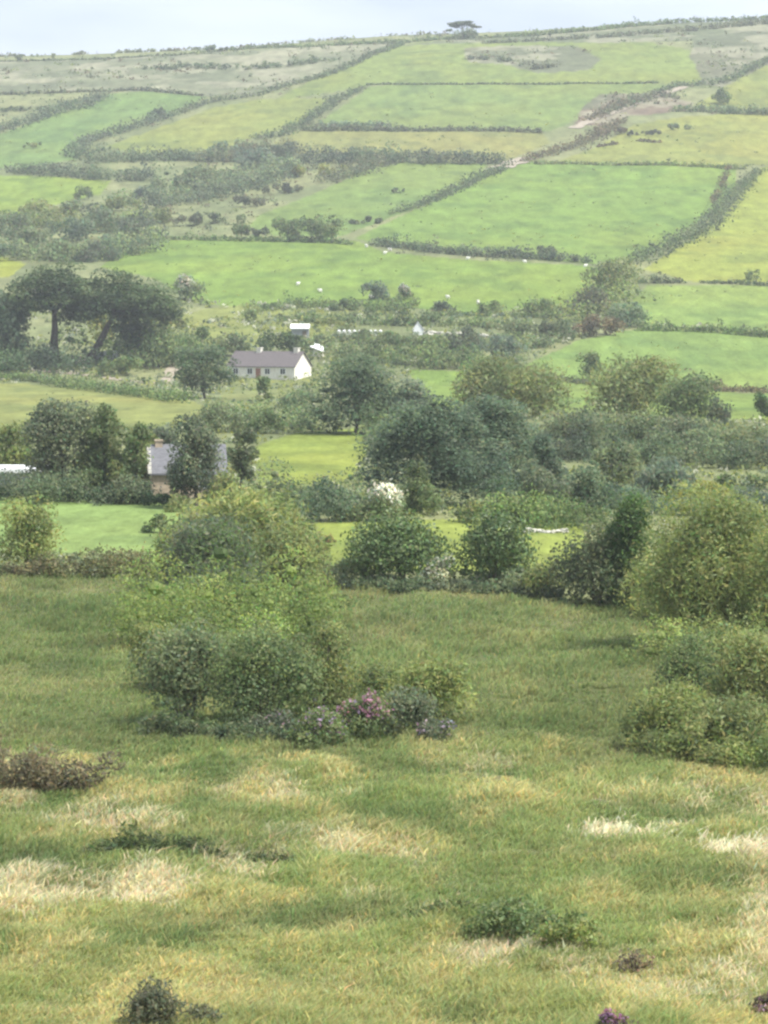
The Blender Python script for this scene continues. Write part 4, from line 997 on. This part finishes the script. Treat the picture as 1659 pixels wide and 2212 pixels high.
# the cottage
x, y, z = at(636, 822)
ang = math.radians(24)
px = y / F
Lc, Wc = 12.2, 6.4
fr = Vector((x, y, z))
root = tag(empty('cottage', fr - Vector((math.cos(ang) * Lc, math.sin(-ang) * Lc, 0)) * 1.0, -ang), 'white cottage with a dark slate roof and two white chimneys', 'cottage')
root.location = fr - Vector((math.cos(-ang) * Lc, math.sin(-ang) * Lc, 0))
root.location.z = z
rf = gabled(root, Lc, Wc, 2.25, 4.55, M_WHITE, M_SLATE, .22)
for cx in (Lc - 7.9, Lc - 1.1):
    V, Q = [], []
    box(V, Q, (cx - .38, Wc / 2 - .38, 4.2), (cx + .38, Wc / 2 + .38, 5.15)); box(V, Q, (cx - .46, Wc / 2 - .46, 5.15), (cx + .46, Wc / 2 + .46, 5.29))
    mesh_obj('chimney', V, Q, mat=M_WHITE, parent=rf)
for wx in (Lc - 8.6, Lc - 5.4, Lc - 2.6): window(root, wx, .95, 1.0, 1.0)
window(root, Lc - 11.2, .95, 1.0, 1.0)
V, Q = [], []
box(V, Q, (Lc - 7.05, -.05, -.05), (Lc - 6.15, .03, 1.95))
dr = mesh_obj('door', V, Q, mat=M_BRICK, parent=root)
box_obj('handle', (Lc - 6.32, -.09, .95), (Lc - 6.26, -.045, 1.08), M_WPAINT, dr)

# outbuilding of tan stone
x, y, z = at(327, 1082)
ang = math.radians(-8)
root = tag(empty('outbuilding', (x, y + .5, z), -ang * 0 + math.radians(6)), 'small tan stone outbuilding with a worn blue slate roof behind dark trees', 'outbuilding')
Lo, Wo = 5.0, 4.2
rf = gabled(root, Lo, Wo, 1.85, 3.6, M_TAN, M_BSLATE, .18)
V, Q = [], []
box(V, Q, (.30, Wo / 2 - .25, 3.3), (.8, Wo / 2 + .25, 3.95)); box(V, Q, (.25, Wo / 2 - .3, 3.95), (.85, Wo / 2 + .3, 4.05))
mesh_obj('chimney', V, Q, mat=M_TAN, parent=rf)
V, Q = [], []
for k in range(7):                      # painted stones up the verge
    t = k / 7
    box(V, Q, (-.27, -.20 + (Wo / 2 + .2) * t, 1.72 + 1.75 * t + .12), (-.02, -.20 + (Wo / 2 + .2) * (t + .1), 1.72 + 1.75 * t + .36))
mesh_obj('verge', V, Q, mat=M_WHITE, parent=root)
window(root, 3.2, .75, .8, .8)

# low barn with white roof edge
x, y, z = at(84, 1058)
root = tag(empty('barn', (x - 9.0, y + 1.0, z)), 'long low grey barn with a bright white flat roof edge', 'barn')
box_obj('wall', (0, 0, -.6), (9.0, 4.5, 1.15), M_GREYW, root)
box_obj('roof', (-.2, -.25, 1.15), (9.2, 4.7, 1.50), M_WPAINT, root, .03)
box_obj('door', (3.0, -.04, 0), (4.6, .02, 1.05), M_WOOD, root)

# white shed behind the cottage
x, y, z = at(629, 730)
root = tag(empty('shed', (x, y, z)), 'white roofed grey shed behind the dark cottage bush', 'shed')
sp = y / F
box_obj('wall', (0, 0, -.5), (38 * sp, 3.2, 20 * sp), M_GREYW, root)
mesh_obj('roof', [(-.2,-.3,19.5*sp),(39.5*sp,-.3,19.5*sp),(39.5*sp,3.4,28*sp),(-.2,3.4,28*sp),(-.2,-.3,21.5*sp),(39.5*sp,-.3,21.5*sp),(39.5*sp,3.4,30*sp),(-.2,3.4,30*sp)],
         [(0,3,2,1),(4,5,6,7),(0,1,5,4),(1,2,6,5),(2,3,7,6),(3,0,4,7)], mat=M_WPAINT, parent=root)
box_obj('door', (24 * sp, -.05, 0), (33 * sp, .02, 15 * sp), M_WOOD, root)
# lean to
x, y, z = at(672, 770)
root = tag(empty('shed', (x, y, z), math.radians(-20)), 'small white lean to beside the cottage gable', 'shed')
sp = y / F
box_obj('wall', (0, 0, -.5), (24 * sp, 1.8, 14 * sp), M_WHITE, root)
mesh_obj('roof', [(-.15,-.2,20*sp),(26*sp,-.2,10*sp),(26*sp,2,18*sp),(-.15,2,27*sp),(-.15,-.2,22*sp),(26*sp,-.2,12*sp),(26*sp,2,20*sp),(-.15,2,29*sp)],
         [(0,3,2,1),(4,5,6,7),(0,1,5,4),(1,2,6,5),(2,3,7,6),(3,0,4,7)], mat=M_WPAINT, parent=root)
# white gabled hut
x, y, z = at(890, 724)
sp = y / F
root = tag(empty('hut', (x + 2.1, y, z), math.radians(90)), 'small white gabled hut at the end of the garden', 'hut')
gabled(root, 2.4, 23 * sp, 12 * sp, 29 * sp, M_WPAINT, M_WPAINT, .1, .08)
window(root, .8, .3, .5, .5)

# white garden fence
x, y, z = at(732, 726); x1, y1, z1 = at(822, 726)
root = tag(empty('fence', (x, y, z)), 'low white garden fence with round topped posts', 'fence')
n = 9; span = x1 - x
for i in range(n):
    px0 = span * i / (n - 1); gz = float(ground(x + px0, y)) - z
    v, q = tube([(px0, 0, gz - .2), (px0, 0, gz + .72), (px0, 0, gz + .76), (px0, 0, gz + .92), (px0, 0, gz + 1.08), (px0, 0, gz + 1.14)], [.17, .17, .25, .34, .22, .02], 10)
    mesh_obj('post', v, q, mat=M_WPAINT, parent=root, smooth=True)
V, Q = [], []
for i in range(n - 1):
    a, b = span * i / (n - 1) + .15, span * (i + 1) / (n - 1) - .15
    box(V, Q, (a, -.05, .25), (b, .05, .38)); box(V, Q, (a, -.05, .60), (b, .05, .70))
mesh_obj('rail', V, Q, mat=M_WPAINT, parent=root)

def stones(name, label, cat, pts, hpx, rpx, mat, seed, n):
    """a wall or outcrop of separate looking lumps along survey points, one mesh"""
    rng = np.random.default_rng(seed)
    P = [Vector(at(u, v)) for u, v in pts]
    V, T, k = [], [], 0
    for i in range(n):
        t = i / max(n - 1, 1) * (len(P) - 1) * .9999; j = int(t)
        p = P[j].lerp(P[j + 1], t - j); px = p.y / F
        hh = np.interp(t, np.arange(len(P)), hpx) * px
        for lay in range(3):
            r = rpx * px * (.7 + .6 * rng.random()); zc = hh * (lay + .4) / 3
            d = ICO_V * r * (1 + .22 * rng.normal(size=(12, 1))) * np.array((1.25, .9, .8))
            V.append(d + np.array((p.x - P[0].x + rng.normal() * r * .3, p.y - P[0].y + rng.normal() * r * .4, p.z - P[0].z + zc))); T.append(ICO_T + k); k += 12
    o = mesh_obj(name, np.concatenate(V), None, np.concatenate(T), mat=mat); o.location = P[0]
    return tag(o, label, cat)
stones('stone_wall', 'low broken wall of pale stones beyond the bright grass', 'wall', [(1131,1150),(1160,1150),(1190,1152),(1222,1150)], [11,6,3,8], 4, M_STONE, 5, 17)
stones('stone_wall', 'low pale garden wall beside the white gabled hut', 'wall', [(918,724),(960,724),(1010,724),(1060,730)], [8,6,6,5], 4, M_STONE, 6, 26)

# white stake
x, y, z = at(556, 1352)
v, q = tube([(0, 0, -.2), (-.12, 0, .28), (-.26, 0, .62)], [.035, .033, .03], 6)
o = mesh_obj('stake', v, q, mat=M_WPAINT, smooth=True); o.location = (x, y - 1.2, z + .1)
tag(o, 'leaning white stake before the little pale flowered shrub', 'stake')

# cars under the cypresses
def car(label, u, v, rz, body_mat, van=False):
    x, y, z = at(u, v)
    root = tag(empty('parked_van' if van else 'parked_car', (x, y, z), rz), label, 'van' if van else 'car')
    if van: prof = [(-2.2,.35),(2.1,.35),(2.2,.6),(2.15,1.0),(1.5,1.15),(.9,1.85),(-2.1,1.95),(-2.25,1.6)]
    else: prof = [(-1.95,.3),(1.9,.3),(2.0,.55),(1.9,.85),(1.0,.98),(.4,1.42),(-1.2,1.46),(-1.85,1.0),(-2.0,.7)]
    V, Q, T = [], [], []
    n = len(prof); hw = .86
    for s in (-1, 1):
        for (a, b) in prof: V.append((a, s * (hw - .12 * max(0, b - .9)), b))
    for i in range(n): Q.append((i, (i + 1) % n, n + (i + 1) % n, n + i))
    for i in range(1, n - 1): T += [(0, i + 1, i), (n, n + i, n + i + 1)]
    b = mesh_obj('body', V, Q, T, mat=body_mat, parent=root)
    m = b.modifiers.new('bevel', 'BEVEL'); m.width = .06; m.segments = 2
    for s in (-1, 1):
        zt = 1.75 if van else 1.36; xa, xb = ((.2, 1.1) if van else (-1.1, .75))
        yv = s * (hw - .01)
        V = [(xa, yv, 1.02), (xb, yv, 1.02), (xb - .4, s * (hw - .09), zt), (xa + .1, s * (hw - .09), zt)]
        V += [(p[0], p[1] - s * .05, p[2]) for p in V]
        mesh_obj('side_window', V, [(0,1,2,3),(7,6,5,4),(0,4,5,1),(1,5,6,2),(2,6,7,3),(3,7,4,0)], mat=M_GLASS, parent=root)
        for wx in (-1.25, 1.3):
            v, q = tube([(wx, s * (hw - .16), .32), (wx, s * (hw - .15), .32), (wx, s * (hw + .04), .32), (wx, s * (hw + .05), .32)], [.02, .32, .32, .02], 14)
            w = mesh_obj('wheel', v, q, mat=M_TYRE, parent=root, smooth=False)
            v, q = tube([(wx, s * (hw + .052), .32), (wx, s * (hw + .07), .32)], [.19, .02], 10)
            mesh_obj('rim', v, q, mat=M_WPAINT, parent=w)
        xr = -2.21 if van else -1.96
        box_obj('tail_light', (xr - .06, s * .68 - .12, .72), (xr + .05, s * .68 + .12, .95), M_RED, root)
        xh = 2.14 if van else 1.9
        box_obj('headlight', (xh - .05, s * .6 - .16, .62), (xh + .08, s * .6 + .16, .8), M_GREYW, root)
    return root
car('white van parked under the cypresses beside the lane', 229, 782, math.radians(172), M_WPAINT, True)
car('white car half hidden among dark bushes beyond the van', 310, 764, math.radians(115), M_WPAINT)

# sheep
def sheep_mesh():
    me = bpy.data.meshes.new('sheep')
    V = [(0,0,.62),(.32,0,.66),(-.34,0,.64),(.5,0,.78),(.64,0,.92),(.82,0,.86),
         (.28,.14,.34),(.28,.14,.02),(.28,-.14,.34),(.28,-.14,.02),(-.3,.14,.34),(-.34,.14,.02),(-.3,-.14,.34),(-.34,-.14,.02),(-.52,0,.6),(.62,.13,.96),(.62,-.13,.96)]
    E = [(0,1),(0,2),(1,3),(3,4),(4,5),(1,6),(6,7),(1,8),(8,9),(2,10),(10,11),(2,12),(12,13),(2,14),(4,15),(4,16)]
    R = [.34,.31,.31,.17,.13,.07,.08,.05,.08,.05,.09,.05,.09,.05,.06,.03,.03]
    me.from_pydata(V, E, []); me.update()
    o = bpy.data.objects.new('sheep', me); COL.objects.link(o)
    sk = o.modifiers.new('skin', 'SKIN')
    for i, r in enumerate(R): me.skin_vertices[0].data[i].radius = (r, r)
    me.skin_vertices[0].data[0].use_root = True
    ss = o.modifiers.new('smooth', 'SUBSURF'); ss.levels = 1; ss.render_levels = 1
    me.materials.append(M_FLEECE)
    return o
SHEEP = [(643,617,'white sheep alone in the open sheep pasture',30),(692,632,'white sheep nearest the hedge below the lone grazing sheep',190),(831,550,'white sheep at the top hedge gap, lower of two',10),
 (843,543,'white sheep at the top hedge gap, higher of two',170),(1010,562,'white sheep resting halfway along the dark top hedge',0),(1134,569,'white sheep beside the upright thorn in the top hedge',180),
 (1264,578,'white sheep at the far end of the dark top hedge',20),(968,646,'white sheep behind the dark bush by the garden',160),(1032,657,'white sheep beside the smaller dark dome',75),
 (1210,672,'white sheep beside the larger dark dome',60),(792,535,'white sheep in the gateway beside the low bank',140),(803,645,'white sheep behind the round grey bush',200),(690,510,'white sheep in the shade under the pair of field trees',0)]
proto = None
for i, (u, v, lb, deg) in enumerate(SHEEP):
    if proto is None: o = proto = sheep_mesh()
    else:
        o = proto.copy(); COL.objects.link(o)
    p = at(u, v); o.location = p; o.scale = (.85, .85, .85); o.rotation_euler = (0, 0, math.radians(deg))
    tag(o, lb, 'sheep', 'sheep scattered over the pasture')

# ------------------------------------------------------------------ grass and undergrowth (beyond counting)
def grass():
    rng = np.random.default_rng(7)
    n = 430000
    u = rng.uniform(-420, 2080, n); v = 1236 + (2300 - 1236) * rng.random(n) ** .95
    a = (u - CU) / F; b = (CV - v) / F
    c = math.cos(PITCH) + b * math.sin(PITCH); s = -math.sin(PITCH) + b * math.cos(PITCH)
    T = s / c
    y = np.full(n, 100.0)
    for _ in range(25):
        x = a / c * y
        y = np.clip(.5 * y + .5 * ground(x, y) / T, 40, 220)
    x = a / c * y
    # gather into tussocks
    tx = np.round(x / .5) * .5; ty = np.round(y / .8) * .8
    pull = .35 * rng.random(n)
    x = x * (1 - pull) + (tx + .15 * rng.normal(size=n)) * pull; y = y * (1 - pull) + (ty + .2 * rng.normal(size=n)) * pull
    z = ground(x, y)
    uu, vv = uv_of(x, y, z)
    _, cls = ground_colour(x, y, uu, vv)
    jx = x + .22 * rng.normal(size=n); jy = y + .45 * rng.normal(size=n)      # neighbours of different species mingle
    ju, jv = uv_of(jx, jy, ground(jx, jy))
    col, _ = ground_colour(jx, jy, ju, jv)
    far_ = _ < len(FIELDS) - 2
    ok = (cls >= len(FIELDS) - 2) & ~far_
    x, y, z, col, cls = x[ok], y[ok], z[ok], col[ok], cls[ok]
    n = len(x)
    tall = fbm(x / 1.8, y / 2.6, 121, 4)
    straw = np.clip((col[:, 0] - .2) / .2, 0, 1)
    h = (.15 + .42 * np.clip((tall - .3) * 1.6, 0, 1) ** 1.4 + .07 * straw) * (.5 + .7 * rng.random(n))
    wd = (.010 + .012 * rng.random(n)) * (y / 60) ** .8 * (1 + .35 * straw)
    az = rng.random(n) * 2 * np.pi
    wx = np.cos(az) * .9 + .35; wy = np.sin(az) * .6
    bend = (.35 + .95 * rng.random(n)) * h
    base = np.stack([x, y, z - .03], -1)
    mid = base + np.stack([wx * bend * .35, wy * bend * .35, h * .6], -1)
    tip = base + np.stack([wx * bend, wy * bend, h * (.80 + .2 * rng.random(n))], -1)
    sa = rng.random(n) * np.pi
    side = np.stack([np.cos(sa), np.sin(sa) * .6, np.zeros(n)], -1) * wd[:, None]
    V = np.stack([base - side, base + side, mid + side * .8, mid - side * .8, tip], 1).reshape(-1, 3)
    i = np.arange(n) * 5
    Q = np.stack([i, i + 1, i + 2, i + 3], -1); T3 = np.stack([i + 3, i + 2, i + 4], -1)
    c = col * (.84 + .42 * rng.random((n, 1))) * (1 + .10 * rng.normal(size=(n, 3)) * np.array((1, .5, .6)))
    seedy = rng.random(n) < (.05 + .35 * straw)
    c[seedy] = c[seedy] * np.array((1.45, 1.25, 1.15))
    c = np.clip(c * np.array((1.50, 1.46, 1.60)), .01, .8)
    o = mesh_obj('grass', V, Q, T3, np.repeat(c, 5, 0), M_GRASS)
    tag(o, 'long wind bent tussock grass covering the near meadow', 'grass', kind='stuff')
grass()

def undergrowth(name, label, cat, n, box_uv, size_px, cols, keep, hgt, seed):
    rng = np.random.default_rng(seed)
    u = rng.uniform(box_uv[0], box_uv[1], n); v = rng.uniform(box_uv[2], box_uv[3], n)
    # invert on a table of central distances, then refine
    dd = np.linspace(140, 1465, 4000)
    a = (u - CU) / F; b = (CV - v) / F
    c = math.cos(PITCH) + b * math.sin(PITCH); s = -math.sin(PITCH) + b * math.cos(PITCH)
    y = np.full(n, 1400.0); lo = np.full(n, 140.0); hi = np.full(n, 1465.0)
    for _ in range(22):
        mid = (lo + hi) / 2; g = ground(a / c * mid, mid) >= s / c * mid
        hi = np.where(g, mid, hi); lo = np.where(g, lo, mid)
    y = hi; x = a / c * y; z = ground(x, y)
    uu, vv = uv_of(x, y, z)
    col, cls = ground_colour(x, y, uu, vv)
    ok = keep(x, y, uu, vv, cls)
    x, y, z = x[ok], y[ok], z[ok]; n = len(x)
    px = y / F
    s_ = size_px * px * (.5 + rng.random(n))
    k = 5
    P = np.repeat(np.stack([x, y, z], -1), k, 0)
    S = np.repeat(s_, k); hp = np.repeat(hgt * px * (.3 + rng.random(n)), k)
    m = len(P)
    P = P + rng.normal(size=(m, 3)) * (S * 1.1)[:, None] * np.array((1, 1, 0)); P[:, 2] = ground(P[:, 0], P[:, 1]) + hp * rng.random(m)
    N = unit(np.array((0, -.3, .8)) + .8 * rng.normal(size=(m, 3))); T = unit(np.cross(N, rng.normal(size=(m, 3)))); B = np.cross(N, T)
    V = np.stack([P - T * S[:, None], P + B * S[:, None] * .6, P + T * S[:, None], P - B * S[:, None] * .6], 1).reshape(-1, 3)
    ci = rng.integers(0, len(cols), n)
    C = np.repeat(np.array([PAL[q] for q in cols])[ci], k, 0) * (.7 + .6 * rng.random((m, 1)))
    o = mesh_obj(name, V, np.arange(m * 4).reshape(-1, 4), None, np.repeat(C, 4, 0), M_LEAF)
    tag(o, label, cat, kind='stuff')
patch = lambda x, y, s, t, sd: fbm(x / s, y / (s * 1.7), sd, 3) > t
undergrowth('undergrowth', 'low tangled undergrowth over the rough valley floor', 'undergrowth', 20000, (-100, 1760, 650, 1240), 4.2, ['grey', 'mid', 'olive', 'yellow', 'scrub', 'light', 'bluegrey', 'pale', 'light'],
            lambda x, y, u, v, c: ((c == -1) | np.isin(c, [i for i, f in enumerate(FIELDS) if f[0] == 'garden'])) & patch(x, y, 9, .42, 7), 12, 11)
undergrowth('heath_scrub', 'low heath and gorse scattered over the rough hillside', 'scrub', 9000, (-100, 1760, 60, 680), 3.2, ['scrub', 'heath', 'olive', 'grey', 'brown'],
            lambda x, y, u, v, c: ((c == -1) | np.isin(c, [i for i, f in enumerate(FIELDS) if f[0] == 'moorland'])) & patch(x, y, 25, .5, 9), 6, 12)

undergrowth('rush_tufts', 'dark rush tufts speckling the pastures', 'rushes', 3000, (-100, 1760, 80, 830), 2.0, ['mid', 'olive', 'grey', 'yellow'],
            lambda x, y, u, v, c: (c >= 0) & patch(x, y, 14, .54, 19), 3.0, 13)

# ------------------------------------------------------------------ the air
V, Q = [], []
box(V, Q, (-2600, -120, -40), (2600, 5100, 260))
m, t = new_mat('haze_air')
out = t.nodes.new('ShaderNodeOutputMaterial'); pv = t.nodes.new('ShaderNodeVolumePrincipled')
pv.inputs['Color'].default_value = (.90, .95, 1.0, 1); pv.inputs['Density'].default_value = 0.00020; pv.inputs['Anisotropy'].default_value = 0.1
t.links.new(pv.outputs[0], out.inputs['Volume'])
try: m.cycles.homogeneous_volume = True
except Exception: pass
tag(mesh_obj('haze', V, Q, mat=m), 'thin pale haze filling the air over the valley', 'haze', kind='stuff')
